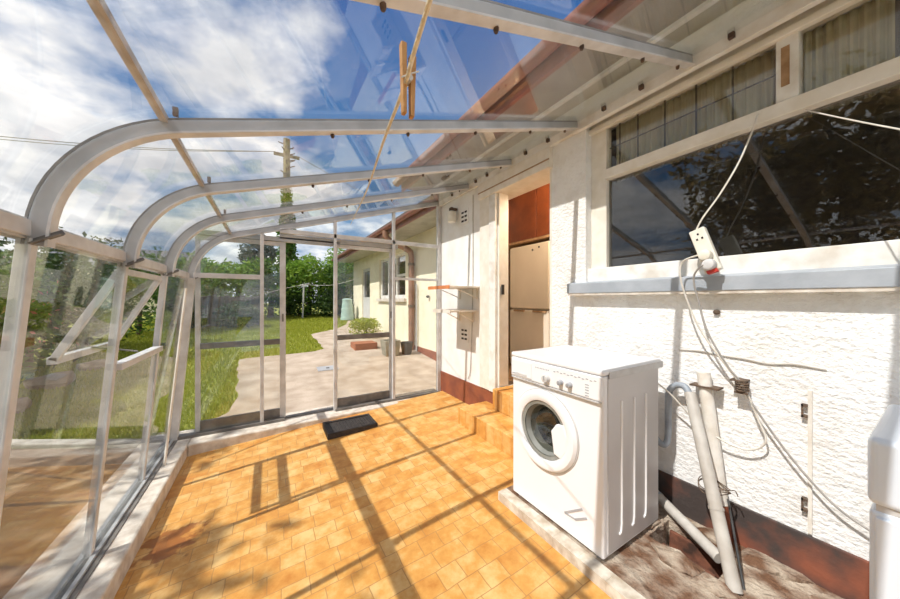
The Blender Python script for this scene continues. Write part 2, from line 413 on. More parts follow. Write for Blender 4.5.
# ------------------------------------------------------------------ glazed end
we=empty('wall_far',(0,YE,0),'glazed end wall of white metal frames with an open doorway','wall',kind='structure')
def ztop(x):
    best=None
    for a,b in zip(RP,RP[1:]):
        if a[0]<=x<=b[0]: return a[1]+(b[1]-a[1])*(x-a[0])/max(b[0]-a[0],1e-6)
    return roof_z(x)
for x,w in ((-.056,.032),(.64,.030),(1.328,.034),(1.965,.05)):
    p=MB(); p.box((x-w/2,YE-.02,0),(x+w/2,YE+.02,ztop(x)-.03)); p.obj('mullion','alu',we,bevel=.002)
p=MB(); p.box((EX+.03,YE-.018,EZ+.005),(-.072,YE+.018,EZ+.05)); p.obj('transom','alu',we,bevel=.002)
p=MB(); p.box((.10,YE-.02,1.935),(1.94,YE+.02,1.98)); p.obj('header','alu',we,bevel=.002)
p=MB(); p.box((1.345,YE-.018,1.495),(1.94,YE+.018,1.525)); p.obj('transom','alu',we,bevel=.002)
p=MB(); p.box((-.62,YE+.03,1.855),(.70,YE+.085,1.90)); p.box((.10,YE+.03,1.885),(1.4,YE+.085,1.935)); p.obj('door_track','alu_side',we)
p=MB(); p.box((BX,YE-.03,0),(.14,YE+.03,.026)); p.box((.64,YE-.03,0),(1.97,YE+.03,.026)); p.box((BX,YE+.035,0),(1.36,YE+.085,.014)); p.obj('bottom_rail','alu_dark',we)
def pane(x0,x1,z0,z1,par,y=YE,slant=False):
    d=.002
    if not slant: MB().box((x0,y-d,z0),(x1,y+d,z1)).obj('glass_pane','glass',par)
    else:
        n=12; top=[(x0+(x1-x0)*k/n, ztop(x0+(x1-x0)*k/n)-.032) for k in range(n+1)]
        MB().prism([(x1,z0),(x0,z0)]+top,1,y-d,y+d).obj('glass_pane','glass',par)
dd=.002
MB().hexa([(sx(.02)+.03,YE-dd,.02),(-.07,YE-dd,.02),(-.07,YE+dd,.02),(sx(.02)+.03,YE+dd,.02),(EX+.03,YE-dd,EZ),(-.07,YE-dd,EZ),(-.07,YE+dd,EZ),(EX+.03,YE+dd,EZ)]).obj('glass_pane','glass',we)
pane(EX+.035,-.072,EZ+.05,0,we,slant=True)
pane(-.04,.625,1.98,0,we,slant=True)
pane(.655,1.312,1.98,0,we,slant=True)
pane(1.345,1.94,1.98,0,we,slant=True)
pane(1.345,1.94,1.525,1.935,we)
pane(1.345,1.94,.026,1.495,we)

def slider(name,x0,x1,label,ztp):
    y=YE+.058
    o=empty(name,((x0+x1)/2,y,0),label,'door',kind='structure')
    for x,hw_ in ((x0,.018),(x1,.027 if x1<.5 else .018)): MB().box((x-hw_,y-.017,.014),(x+hw_,y+.017,ztp)).obj('stile','alu',o,bevel=.002)
    MB().box((x0+.018,y-.015,.016),(x1-.018,y+.015,.115)).obj('bottom_rail','alu_dark',o,bevel=.003)
    MB().box((x0+.018,y-.015,.785),(x1-.018,y+.015,.84)).obj('mid_rail','alu_dark',o,bevel=.003)
    MB().box((x0+.018,y-.015,ztp-.04),(x1-.018,y+.015,ztp)).obj('top_rail','alu',o,bevel=.003)
    MB().box((x0+.018,y-.002,.115),(x1-.018,y+.002,.785)).obj('glass_pane','glass',o)
    MB().box((x0+.018,y-.002,.84),(x1-.018,y+.002,ztp-.04)).obj('glass_pane','glass',o)
    MB().box((x1-.008,y-.026,1.02),(x1+.008,y-.017,1.10)).obj('latch','alu_dark',o)
slider('door_1',-.565,.128,'glazed sliding leaf pushed to the left of the open doorway',1.85)
slider('door_2',.655,1.312,'glazed sliding leaf on the right of the open doorway',1.88)

# ------------------------------------------------------------------ floor, kerbs, slab
m=MB()
m.hexa([(-.62,-2.2,-.4),(1.30,-2.2,-.4),(1.30,3.5,-.4),(-.62,3.5,-.4),(-.62,-2.2,fz(-.62)),(1.30,-2.2,fz(1.3)),(1.30,3.5,fz(1.3)),(-.62,3.5,fz(-.62))])
m.hexa([(1.30,1.47,-.4),(2.02,1.47,-.4),(2.02,3.5,-.4),(1.30,3.5,-.4),(1.30,1.47,fz(1.3)),(2.02,1.47,fz(2.02)),(2.02,3.5,fz(2.02)),(1.30,3.5,fz(1.3))])
tag(m.obj('floor','tile'),'orange mottled tile floor striped with bar shadows','floor',kind='structure')
m=MB(); m.box((-.96,-2.2,-.3),(-.60,YE+.22,0)); m.obj  # left kerb
tag(m.obj('kerb_left','kerb',bevel=.012),'low painted concrete kerb under the leaning glass side','kerb',kind='structure')
m=MB(); m.prism([(-.60,3.385),(1.76,3.445),(2.0,3.46),(2.0,YE+.22),(-.60,YE+.22)],2,-.3,0)
tag(m.obj('kerb_far','kerb',bevel=.012),'low painted concrete threshold kerb under the glazed end','kerb',kind='structure')

# slab under the washing machine, with a hole for the gully
hx0,hx1,hy0,hy1=1.66,1.88,.52,.80
m=MB()
m.box((1.30,-2.2,-.3),(hx0,1.47,.045)); m.box((hx1,-2.2,-.3),(2.02,1.47,.045))
m.box((hx0,-2.2,-.3),(hx1,hy0,.045)); m.box((hx0,hy1,-.3),(hx1,1.47,.045)); m.box((hx0,hy0,-.3),(hx1,hy1,-.12))
tag(m.obj('slab','slab'),'crumbling brown concrete platform below the house wall','slab',kind='structure')
m=MB()
n=26
for k in range(n):
    a=1.468-(1.468+2.2)*k/n; b=1.468-(1.468+2.2)*(k+1)/n+.006
    m.box((1.235,a,-.1),(1.302,b-.005,.046))
m.box((1.237,-2.2,-.1),(1.302,1.466,.0445))
tag(m.obj('kerb_edge','kerb_tile'),'pale tiled nosing along the edge of the brown platform','kerb',kind='structure')
# rubble lumps along the hole
st=[(1.615,.66,.052,.062),(1.61,.50,.05,.045),(1.75,.86,.06,.055),(1.80,.845,.05,.05),(1.93,.62,.05,.05),(1.94,.42,.05,.07),(1.90,.22,.05,.06),(1.93,.04,.05,.05)]
for i,(x,y,z,r) in enumerate(st):
    m=MB(); m.ico((0,0,0),r,2,.5,(1,1.5,.35))
    lab=['flat broken mortar lump at the side of the drain hole nearest the tiles','small mortar lump beside the nearer corner of the drain hole','broken mortar lump at the back corner of the drain hole','mortar lump between the drain hole and the washing machine','mortar lump against the wall behind the leaning pipes','long mortar lump at the foot of the red plinth','mortar lump at the plinth between pipes and white appliance','mortar lump at the plinth beside the white appliance'][i]
    o=m.obj('mortar_lump','slab',smooth=True); o.location=(x,y,z-.004); o.rotation_euler=(0,0,i*.7)
    tag(o,lab,'rubble','mortar lumps on the platform')

# ------------------------------------------------------------------ house wall
Y0,Y1=-2.2,1.70
WX,WT=2.0,2.25
win_y0,win_y1,win_z0,win_z1=-.75,1.39,1.375,2.545
m=MB()
m.box((WX,Y0,-.3),(WT,1.70,win_z0)); m.box((WX,win_y1,win_z0),(WT,1.70,2.76)); m.box((WX,Y0,win_z0),(WT,win_y0,2.76)); m.box((WX,win_y0,win_z1),(WT,win_y1,2.76))
m.box((WX,1.70,2.50),(WT,2.38,2.76)); m.box((WX,1.70,-.3),(WT,2.38,.36))
tag(m.obj('wall_right','roughcast'),'white roughcast house wall under and beside the wide window','wall',kind='structure')
m=MB(); m.box((WX,2.38,-.3),(2.12,3.62,2.76)); m.box((2.12,3.42,-.3),(2.90,3.62,2.76))
tag(m.obj('wall_porch','render'),'smooth white rendered wall between the doorway and the glazed end','wall',kind='structure')
m=MB(); m.box((1.985,Y0,.0),(2.0,1.68,.235))
tag(m.obj('baseboard_right','plinth_dirty',bevel=.004),'stained red brown plinth band below the white roughcast','plinth',kind='structure')
m=MB(); m.box((1.985,2.40,.0),(2.0,3.62,.29))
tag(m.obj('baseboard_porch','plinth',bevel=.004),'red brown plinth band left of the doorway steps','plinth',kind='structure')
# wall plate carrying the rafters
m=MB(); m.box((1.962,YB,2.50),(1.998,YE,2.60))
tag(m.obj('trim_1','white_wood',bevel=.004),'flaking white timber plate holding the rafter ends','trim',kind='structure')
pl=bpy.data.objects['trim_1']
for y in (-.2,.25,.56,.98,1.22,1.7,1.95,2.5,2.7,3.2):
    MB().box((1.942,y-.012,2.535),(1.963,y+.012,2.56)).obj('plate_clip','bolt',pl)

# house eaves above the lean-to
hr=empty('house_roof',(1.5,0,2.7),'house eaves with grey soffit and red brown fascia above the glass roof','roof',kind='structure')
MB().box((1.545,-3.2,2.72),(1.845,3.75,2.735)).obj('soffit','soffit',hr)
MB().box((1.845,-3.2,2.70),(1.875,3.75,2.735)).obj('soffit_batten','white_wood',hr)
MB().box((1.875,-3.2,2.715),(2.0,3.75,2.735)).obj('soffit','soffit_light',hr)
MB().box((1.515,-3.2,2.685),(1.545,3.78,2.84)).obj('fascia','fascia',hr)
MB().hexa([(1.46,-3.2,2.83),(4.5,-3.2,3.9),(4.5,3.85,3.9),(1.46,3.85,2.83),(1.46,-3.2,2.86),(4.5,-3.2,3.96),(4.5,3.85,3.96),(1.46,3.85,2.86)]).obj('roof_tiles','roof_tile',hr)
MB().box((1.545,3.72,2.735),(2.3,3.75,2.95)).obj('barge_end','fascia',hr)
m=MB()
pr_=[(1.455+.055*math.cos(a),2.80+.055*math.sin(a)) for a in [math.pi+math.pi*k/10 for k in range(11)]]
pi_=[(1.455+.047*math.cos(a),2.80+.047*math.sin(a)) for a in [2*math.pi-math.pi*k/10 for k in range(11)]]
m.prism(pr_+pi_,1,-3.2,3.8); m.obj('gutter','fascia',hr,smooth=True)

# ------------------------------------------------------------------ big window
w2=empty('window_2',(2.07,.3,1.4),'wide white framed house window with two shallow top lights','window',kind='structure')
fx0,fx1=2.065,2.13
def fr(name,y0,y1,z0,z1,mt='cream_wood',x0=fx0,x1=fx1): return MB().box((x0,y0,z0),(x1,y1,z1)).obj(name,mt,w2,bevel=.004)
fr('jamb',1.272,1.39,1.42,2.545); fr('jamb',-.75,-.68,1.42,2.545)
fr('head',-.68,1.272,2.484,2.545)
fr('head_moulding',-.75,1.39,2.462,2.498,'cream_wood',2.03,2.064)
fr('transom',-.68,1.272,2.105,2.172,'cream_wood',2.045,fx1)
fr('mullion',.357,.43,2.172,2.484,'white_wood',2.05,fx1)
fr('bottom_rail',-.75,1.39,1.375,1.475,'white_wood',2.02,fx1)
MB().box((2.046,.385,2.24),(2.051,.412,2.42)).obj('bare_patch','bare_wood',w2)
def wpane(y0,y1,z0,z1,mt='winglass'): MB().box((2.10,y0,z0),(2.104,y1,z1)).obj('glass_pane',mt,w2)
wpane(-.68,1.272,1.475,2.105); wpane(.43,1.272,2.172,2.484,'toplight'); wpane(-.68,.357,2.172,2.484,'toplight')
m=MB()
for y in (.60,.76,.92,1.08,1.20): m.box((2.106,y-.004,2.172),(2.112,y+.004,2.484))
m.box((2.106,.43,2.335),(2.112,1.272,2.341)); m.obj('glazing_bars','lead',w2)
m=MB()
for y in (-.52,-.31,-.1,.11): m.box((2.106,y-.006,2.172),(2.112,y+.006,2.484))
m.obj('glazing_bars','lead',w2)
s=MB(); s.prism([(1.93,1.295),(1.93,1.368),(2.03,1.385),(2.03,1.295)],1,-.85,1.50); s.obj('sill','sill',w2,bevel=.004)
MB().box((1.935,-.84,1.28),(2.0,1.49,1.295)).obj('sill_underside','kerb',w2)
def curtain(y0,y1,label):
    m=MB(); n=int((y1-y0)/.006); P=[]
    for k in range(n+1):
        y=y0+(y1-y0)*k/n; P.append((2.165+.008*math.sin(y*190)+.004*math.sin(y*67),y))
    for z in (2.15,): pass
    a=[m.bm.verts.new((x,y,2.10)) for x,y in P]; b=[m.bm.verts.new((x,y,2.50)) for x,y in P]
    for k in range(n): m.bm.faces.new((a[k],a[k+1],b[k+1],b[k]))
    o=m.obj('net_curtain','net'); sm=o.modifiers.new('thick','SOLIDIFY'); sm.thickness=.002
    return tag(o,label,'curtain','net curtains behind the top lights')
curtain(.46,1.26,'olive pleated curtain behind the top light nearer the doorway')
curtain(-.67,.36,'olive pleated curtain behind the top light right of the patched mullion')

# ------------------------------------------------------------------ doorway and kitchen behind
d3=empty('door_3',(2.0,2.04,.37),'open house doorway with cream painted frame above two tiled steps','door',kind='structure')
MB().box((1.975,2.49,.30),(2.0,2.66,2.47)).obj('outer_jamb','cream_wood',d3,bevel=.004)
MB().box((1.965,2.385,.30),(2.0,2.488,2.42)).obj('inner_jamb','white_wood',d3,bevel=.004)
MB().box((2.0,2.36,.37),(2.12,2.38,2.33)).obj('reveal','cream_wood',d3)
MB().box((2.0,1.70,.37),(2.24,1.722,2.33)).obj('reveal','cream_wood',d3)
MB().box((1.955,1.69,2.33),(2.24,2.66,2.50)).obj('head','cream_wood',d3,bevel=.004)
MB().box((1.95,1.69,2.39),(1.956,2.66,2.40)).obj('head_groove','bare_wood',d3)
MB().box((2.02,2.340,1.30),(2.05,2.353,1.40)).obj('strike_plate','darkmetal',d3)
# steps
m=MB(); m.box((1.63,1.56,-.1),(2.0,2.56,.170)); tag(m.obj('doorstep','tile',bevel=.006),'lower orange tiled step in front of the doorway','step')
m=MB(); m.box((1.90,1.71,.172),(2.24,2.345,.368)); tag(m.obj('doorstep','tile',bevel=.006),'upper orange tiled step inside the doorway opening','step')
# kitchen shell
m=MB()
m.box((2.25,1.50,.30),(4.2,3.62,.37)); tag(m.obj('floor_kitchen','bare_wood'),'dark kitchen floor beyond the doorway','floor',kind='structure')
m=MB(); m.box((4.2,-2.2,.0),(4.3,3.62,2.76)); m.box((2.25,1.50,.37),(4.2,1.56,2.7)); m.box((2.25,-2.3,.0),(4.3,-2.2,2.76)); m.box((2.90,3.42,0),(4.3,3.62,2.76))
tag(m.obj('wall_kitchen','kitchen'),'kitchen walls seen through the doorway','wall',kind='structure')
m=MB(); m.box((2.25,-2.2,2.70),(4.2,3.42,2.75)); tag(m.obj('ceiling_kitchen','kitchen'),'plain ceiling of the house rooms','ceiling',kind='structure')
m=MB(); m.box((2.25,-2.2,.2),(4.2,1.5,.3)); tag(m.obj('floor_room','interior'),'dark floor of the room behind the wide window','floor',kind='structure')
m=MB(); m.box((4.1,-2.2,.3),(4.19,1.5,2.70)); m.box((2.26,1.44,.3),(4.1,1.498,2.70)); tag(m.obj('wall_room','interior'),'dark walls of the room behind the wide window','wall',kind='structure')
# fridge
fg=empty('fridge_freezer',(2.98,2.6,.37),'ivory two door fridge freezer standing inside the kitchen doorway','fridge')
MB().box((2.735,2.33,.37),(3.30,2.965,1.915)).obj('body','ivory',fg,bevel=.012)
MB().box((2.69,2.33,1.138),(2.733,2.965,1.91)).obj('upper_door','ivory',fg,bevel=.012)
MB().box((2.69,2.33,.42),(2.733,2.965,1.122)).obj('lower_door','ivory',fg,bevel=.012)
for a_,b_ in ((2.36,2.56),(2.70,2.88)): MB().box((2.675,a_,1.10),(2.692,b_,1.122)).obj('handle_grip','bare_wood',fg)
for y,z in ((2.47,1.86),(2.57,1.84)): MB().lathe((2.69,y,z),(-1,0,0),[(.012,0),(.012,.006)],10).obj('door_magnet','darkmetal',fg)
cb=empty('wall_cupboard',(3.0,2.6,2.06),'red brown wooden cupboard fixed above the fridge','cupboard')
MB().box((2.76,1.80,1.985),(3.30,3.30,2.69)).obj('carcass','mahogany',cb,bevel=.004)
MB().box((2.735,2.56,1.995),(2.758,3.29,2.68)).obj('cupboard_door','mahogany',cb,bevel=.004)
MB().box((2.735,1.81,1.995),(2.758,2.55,2.68)).obj('cupboard_door','mahogany',cb,bevel=.004)
MB().box((2.70,1.80,1.955),(3.30,3.30,1.983)).obj('bottom_shelf','bare_wood',cb)

# ------------------------------------------------------------------ washing machine
WB=.048
wm=empty('washing_machine',(1.55,1.14,WB),'white front loading washing machine on the tiled platform edge','washing machine')
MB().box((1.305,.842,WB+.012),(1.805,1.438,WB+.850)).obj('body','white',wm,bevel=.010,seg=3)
MB().box((1.335,.8375,WB+.03),(1.79,.843,WB+.838)).obj('side_panel','shaded_side',wm)
for x in (1.44,1.55,1.66):
    MB().tube(smooth_path([(x,.836,WB+.72),(x,.836,WB+.4),(x,.836,WB+.13),(x-.02,.836,WB+.095)],3),.006,6).obj('side_rib','white',wm,smooth=True)
MB().box((1.295,.838,WB+.852),(1.83,1.442,WB+.878)).obj('lid','white',wm,bevel=.009,seg=3)
MB().box((1.34,.834,WB+.835),(1.835,.8385,WB+.868)).obj('lid_edge','lightgrey',wm,bevel=.002)
MB().box((1.805,.88,WB+.08),(1.845,1.40,WB+.80)).obj('rear_housing','shaded_side',wm,bevel=.01)
cp=MB().box((1.290,.845,WB+.735),(1.306,1.435,WB+.850)).obj('control_panel','white',wm,bevel=.006,seg=3)
MB().box((1.2885,.85,WB+.727),(1.3045,1.43,WB+.733)).obj('panel_seam','lightgrey',wm)
dr=MB().box((1.286,1.265,WB+.745),(1.2905,1.425,WB+.838)).obj('detergent_drawer','white',wm,bevel=.004)
MB().box((1.284,1.30,WB+.752),(1.2865,1.39,WB+.764)).obj('drawer_grip','lightgrey',dr)
for y,z,r,mt in ((1.155,.775,.021,'lightgrey'),(1.062,.775,.013,'grey'),(1.008,.775,.013,'grey')):
    k=MB().lathe((1.29,y,WB+z),(-1,0,0),[(r*1.15,0),(r,.006),(r*.9,.022),(r*.6,.024)],20).obj('knob',mt,wm,smooth=True)
    MB().box((1.262,y-.003,WB+z-r*.2),(1.267,y+.003,WB+z+r*.8)).obj('knob_pointer','grey',k)
# printed marks on the panel
m=MB(); rnd=random.Random(3)
for i in range(9): m.box((1.2885,1.235-i*.011,WB+.818),(1.290,1.231-i*.011,WB+.824))
for i in range(12): m.box((1.2885,1.11-i*.021,WB+.820+.004*(i%2)),(1.290,1.098-i*.021,WB+.824+.004*(i%2)))
for i in range(5): m.box((1.2885,.925,WB+.745+i*.013),(1.290,.905,WB+.749+i*.013))
m.box((1.2855,1.42,WB+.752),(1.287,1.385,WB+.758)); m.obj('panel_lettering','grey',wm)
m=MB()
m.bar((1.303,1.05,.158),(1.303,.95,.233),.003,.009,(1,0,0)); m.bar((1.303,1.05,.156),(1.303,.985,.161),.003,.007,(1,0,0)); m.bar((1.303,.987,.161),(1.303,.925,.204),.003,.009,(1,0,0))
m.obj('front_emblem','grey',wm)
# door
dc=(1.304,1.185,.535)
dring=MB(); dring.lathe(dc,(-1,0,0),[(.212,0),(.214,.010),(.203,.024),(.182,.028),(.158,.018),(.154,.004),(.154,0)],56,cap=False)
door=dring.obj('door','white',wm,smooth=True)
MB().lathe(dc,(-1,0,0),[(.219,.001),(.219,.005),(.210,.006),(.210,.001)],56,cap=False).obj('door_rim','lightgrey',door,smooth=True)
m=MB(); m.lathe(dc,(-1,0,0),[(.155,.013),(.136,.009),(.132,-.0),(.110,-.06)],48,cap=False); m.obj('gasket','gasket',door,smooth=True)
m=MB(); m.lathe(dc,(-1,0,0),[(.001,-.10),(.065,-.095),(.10,-.07),(.125,-.02),(.136,.010)],48,cap=False); m.obj('glass_bowl','drumglass',door,smooth=True)
# handle recess on the side away from the hinge
m=MB(); m.prism([(1.185+(y-1.125)*.89,.535+(z-.532)*.89) for y,z in ((1.018,.604),(1.054,.553),(1.034,.424),(.982,.412),(.947,.47),(.943,.55),(.962,.612))][::-1],0,dc[0]-.022,dc[0]+.004)
m.obj('door_handle','white',door,bevel=.006,seg=3)
# drum behind the glass, let into the body
bo=wm.children[0]
cut=MB(); cut.lathe(dc,(1,0,0),[(.150,-.05),(.150,.36)],40); co=cut.obj('drum_cutter','white')
bm_=bo.modifiers.new('drum','BOOLEAN'); bm_.object=co; bm_.operation='DIFFERENCE'; bm_.solver='EXACT'
bpy.context.view_layer.update()
dg=bpy.context.evaluated_depsgraph_get(); me=bpy.data.meshes.new_from_object(bo.evaluated_get(dg)); bo.modifiers.clear(); bo.data=me
bpy.data.objects.remove(co)
m=MB(); m.lathe(dc,(1,0,0),[(.143,.06),(.147,.10),(.147,.34),(.05,.355),(.001,.355)],40,cap=False); m.obj('drum','chrome',wm,smooth=True)
for y in (.885,1.395):
    for x in (1.34,1.755): MB().lathe((x,y,WB-.004),(0,0,1),[(.02,0),(.02,.008),(.012,.018)],12).obj('foot','grey',wm)

wm.location.y-=.025
# second appliance at the right
ap=empty('kitchen_appliance',(1.68,-.17,.05),'white appliance with rounded top and grey seam below the window','appliance')
MB().box((1.418,-.47,.06),(1.94,.119,.675)).obj('body','coolwhite',ap,bevel=.012,seg=3)
MB().box((1.412,-.475,.690),(1.945,.122,.874)).obj('top_housing','coolwhite',ap,bevel=.018,seg=5)
MB().box((1.424,-.467,.672),(1.935,.108,.694)).obj('grey_seam','lightgrey',ap)
MB().box((1.411,-.465,.08),(1.4175,.108,.66)).obj('front_door','coolwhite',ap,bevel=.004)
for y in (-.43,.075):
    for x in (1.47,1.9): MB().lathe((x,y,.045),(0,0,1),[(.02,0),(.02,.016)],10).obj('foot','grey',ap)

# ------------------------------------------------------------------ pipes and hoses
wp=empty('waste_pipe',(1.66,.46,.045),'grey plastic waste pipe leaning from the floor to the wall','pipe')
MB().tube([(1.648,.462,.046),(1.918,.718,.755)],.026,16).obj('pipe','pipe_grey',wp,smooth=True)
MB().lathe((1.745,.554,.30),((.27,.256,.709)),[(.029,-.006),(.029,.006)],16).obj('pipe_collar','pipe_grey',wp)
vp=empty('water_pipe',(1.955,.6,.045),'white painted wall pipe with a red brown foot','pipe')
MB().tube([(1.952,.672,.87),(1.952,.60,.225)],.029,16).obj('pipe','pipe_white',vp,smooth=True)
MB().tube([(1.952,.60,.225),(1.952,.585,.05)],.0285,16).obj('painted_foot','plinth',vp,smooth=True)
MB().box((1.915,.60,.795),(1.985,.72,.803)).obj('pipe_clip','rust',vp)
fp=MB().tube([(1.95,.91,.115),(1.755,.545,.075)],.026,14).obj('drain_pipe','pipe_grey',smooth=True); tag(fp,'short grey drain pipe lying slanted from the washing machine to the gully','pipe')
MB().tube([(1.931,.875,.111),(1.927,.867,.110)],.029,14).obj('pipe_band','hose',fp)
gl=MB(); gl.box((1.675,.535,-.118),(1.865,.785,-.09)); gl.box((1.675,.535,-.09),(1.695,.785,.02)); gl.box((1.845,.535,-.09),(1.865,.785,.01)); gl.box((1.70,.56,-.085),(1.72,.78,-.01)); gl.box((1.75,.56,-.085),(1.77,.78,-.02))
tag(gl.obj('drain_gully','gully',bevel=.004),'broken terracotta gully tray sunk in the platform hole','drain')
hs=MB().tube(smooth_path([(1.835,.90,.60),(1.86,.875,.50),(1.90,.845,.435),(1.925,.826,.46),(1.93,.825,.60),(1.93,.823,.72),(1.925,.80,.765),(1.920,.765,.785),(1.918,.735,.775),(1.905,.712,.735)],5),.0165,12).obj('drain_hose','hose',smooth=True)
tag(hs,'blue grey ribbed drain hose hooked over the top of the waste pipe','hose')
wt=empty('wire_tie',(1.90,.58,.33),'rusty wire twisted around the two upright pipes','wire')
for i,(z,ph) in enumerate(((.335,0),(.345,.4),(.325,.9))):
    cx,cy=1.872,.625
    MB().tube([(1.865+.06*math.cos(a+ph),.60+.06*math.sin(a+ph),z+.012*math.sin(2*a+ph)) for a in [2*math.pi*k/24 for k in range(25)]],.0022,5).obj('wire_loop','rust',wt)
MB().tube(smooth_path([(1.90,.545,.335),(1.88,.525,.35),(1.875,.515,.33)],4),.0022,5).obj('wire_end','rust',wt)
rd=MB().tube([(1.945,.571,.262),(1.69,.445,.046)],.005,8).obj('thin_rod','darkmetal'); tag(rd,'thin dark rod standing just right of the leaning waste pipe','rod')
hk=empty('cable_hook',(1.97,.535,.85),'rusty bracket hook on the wall holding the cables','hook')
m=MB(); m.box((1.95,.51,.80),(1.998,.535,.86)); m.box((1.93,.505,.855),(1.998,.56,.863)); m.box((1.93,.495,.80),(1.94,.545,.808)); m.obj('bracket','rust',hk)
for i in range(4): MB().tube([(1.952+.03*math.cos(a),.522+.022*math.sin(a),.815+i*.011) for a in [2*math.pi*k/14 for k in range(15)]],.004,6).obj('wire_wrap','rust',hk)
# cover strip on the wall with brackets
cv=empty('cover_strip',(1.99,.315,.27),'white painted vertical cover strip with two small metal brackets','strip')
MB().box((1.988,.309,.245),(1.9985,.321,.86)).obj('strip','pipe_white',cv)
for z in (.77,.365):
    m=MB(); m.box((1.975,.32,z-.028),(1.999,.338,z-.018)); m.box((1.975,.32,z+.018),(1.999,.338,z+.028)); m.box((1.975,.332,z-.028),(1.980,.338,z+.028)); m.obj('strip_bracket','rust',cv)
ck=MB().tube(smooth_path([(1.997,.80,.965),(1.995,.70,.972),(1.996,.62,.963),(1.995,.52,.958),(1.996,.44,.95),(1.995,.36,.962),(1.997,.27,.955)],5),.004,6).obj('wall_crack','pipe_grey'); tag(ck,'thin crack running level along the roughcast','wire')  # wall crack built as a thin tube lying on the roughcast
wb=MB().lathe((1.998,.63,1.185),(-1,0,0),[(.014,0),(.014,.012),(.006,.016)],10).obj('wall_bolt','rust'); tag(wb,'small rusty bolt in the roughcast below the sill','bolt')

# ------------------------------------------------------------------ extension lead and flexes
ex=empty('extension_lead',(1.90,.645,1.5),'cream extension socket block hanging from a white flex at the window','extension lead')
blk=MB(); blk.box((-.018,-.034,-.118),(.018,.034,.118)); 
b=blk.obj('socket_block','offwhite',ex,bevel=.006,seg=3); b.matrix_parent_inverse=Matrix.Identity(4)
b.rotation_euler=(math.radians(-19),math.radians(5),0)
m=MB()
for cz_ in (.066,):
    for a_,c_ in ((0,.022),(.011,-.004),(-.011,-.004)): m.box((-.0195,a_-.004,cz_+c_-.005),(-.0175,a_+.004,cz_+c_+.005))
h=m.obj('socket_holes','vent_hole',b); h.matrix_parent_inverse=Matrix.Identity(4)
m=MB(); m.box((-.030,-.020,-.128),(-.006,.022,-.112)); h=m.obj('rocker_switch','red',b); h.matrix_parent_inverse=Matrix.Identity(4)
cbl=MB(); cbl.tube(smooth_path([(2.038,.488,2.15),(2.02,.50,2.08),(1.985,.54,1.93),(1.94,.60,1.78),(1.91,.66,1.67),(1.90,.683,1.612)],6),.0042,8); cbl.obj('flex','wire',ex,smooth=True)
def local(p):  # point on the tilted block
    bpy.context.view_layer.update()
    return b.matrix_world@Vector(p)
pc=empty('power_cord',(1.88,.66,1.45),'white plug and grey flex from the lower socket to the wall hook','power cord','plugged in flexes')
q=[local((-.030,0,-.035+.0)),local((-.030,0,-.085))]
def plug(parent,p,mt):
    ax=(local((-.05,0,0))-local((0,0,0))).normalized()
    m=MB(); m.lathe(p,ax,[(.027,-.010),(.029,.006),(.024,.022),(.012,.026)],18); m.obj('plug',mt,parent,smooth=True)
plug(pc,q[0],'offwhite')
p0=q[0]+Vector((-.02,.035,0))
MB().tube(smooth_path([q[0]+Vector((-.015,.0,0)),p0,(1.865,.735,1.44),(1.868,.735,1.33),(1.90,.679,1.12),(1.92,.60,.97),(1.94,.535,.862),(1.945,.50,.80),(1.955,.47,.70),(1.95,.44,.60),(1.955,.50,.535),(1.94,.60,.55),(1.92,.70,.62),(1.88,.80,.74),(1.84,.86,.80)],7),.0042,8).obj('flex','wire',pc,smooth=True)
pc['label']='white plug with pale flex looping from the wall hook to the washing machine'
pc2=empty('power_cord',(1.88,.62,1.40),'grey plug whose flex runs from the hook down to the white appliance','power cord','plugged in flexes')
plug(pc2,q[1],'lightgrey')
MB().tube(smooth_path([q[1]+Vector((-.015,0,0)),q[1]+Vector((-.02,.03,-.01)),(1.885,.69,1.36),(1.90,.675,1.24),(1.915,.64,1.08),(1.925,.57,.93),(1.94,.525,.855),(1.95,.485,.76),(1.955,.37,.57),(1.955,.255,.43),(1.955,.165,.375),(1.955,.11,.36)],7),.0045,8).obj('flex','wiregrey',pc2,smooth=True)

# ------------------------------------------------------------------ wall fittings left of the doorway
def shelf(label,x0,y0,y1,z,t,mt,bm='white_shelf'):
    o=empty('wall_shelf',((x0+2)/2,(y0+y1)/2,z),label,'shelf','small wall shelves')
    MB().box((x0,y0,z-t),(1.998,y1,z)).obj('board',mt,o,bevel=.003)
    MB().box((x0-.012,y0,z-t-.012),(x0,y1,z+.004)).obj('front_edge',bm,o)
    for y in (y0+.06,y1-.06):
        m=MB(); m.box((1.985,y-.008,z-t-.12),(1.998,y+.008,z-t)); m.bar((1.99,y,z-t-.11),(x0+.12,y,z-t-.008),.01,.008); m.obj('bracket','white_shelf',o)
    return o
shelf('upper wall shelf with an orange front edge beside the glazed end',1.60,2.67,3.14,1.395,.02,'white_shelf','orange_shelf')
shelf('lower white wall shelf above the air vent',1.66,2.74,3.145,1.135,.022,'white_shelf','white_shelf')
for z,lab in ((.835,'lower six hole air vent near the red plinth'),(2.235,'upper six hole air vent beside the wall lamp')):
    o=empty('air_vent',(1.996,2.985,z),lab,'vent','air vents in the porch wall')
    MB().box((1.990,2.90,z-.085),(1.999,3.07,z+.085)).obj('vent_plate','render',o)
    for a in (-.033,.033):
        for c in (-.05,0,.05): MB().box((1.9885,2.985+a-.024,z+c-.011),(1.9905,2.985+a+.024,z+c+.011)).obj('vent_hole','vent_hole',o)
lp=empty('wall_lamp',(1.94,3.16,2.28),'small white outdoor wall lamp high by the upper vent','lamp')
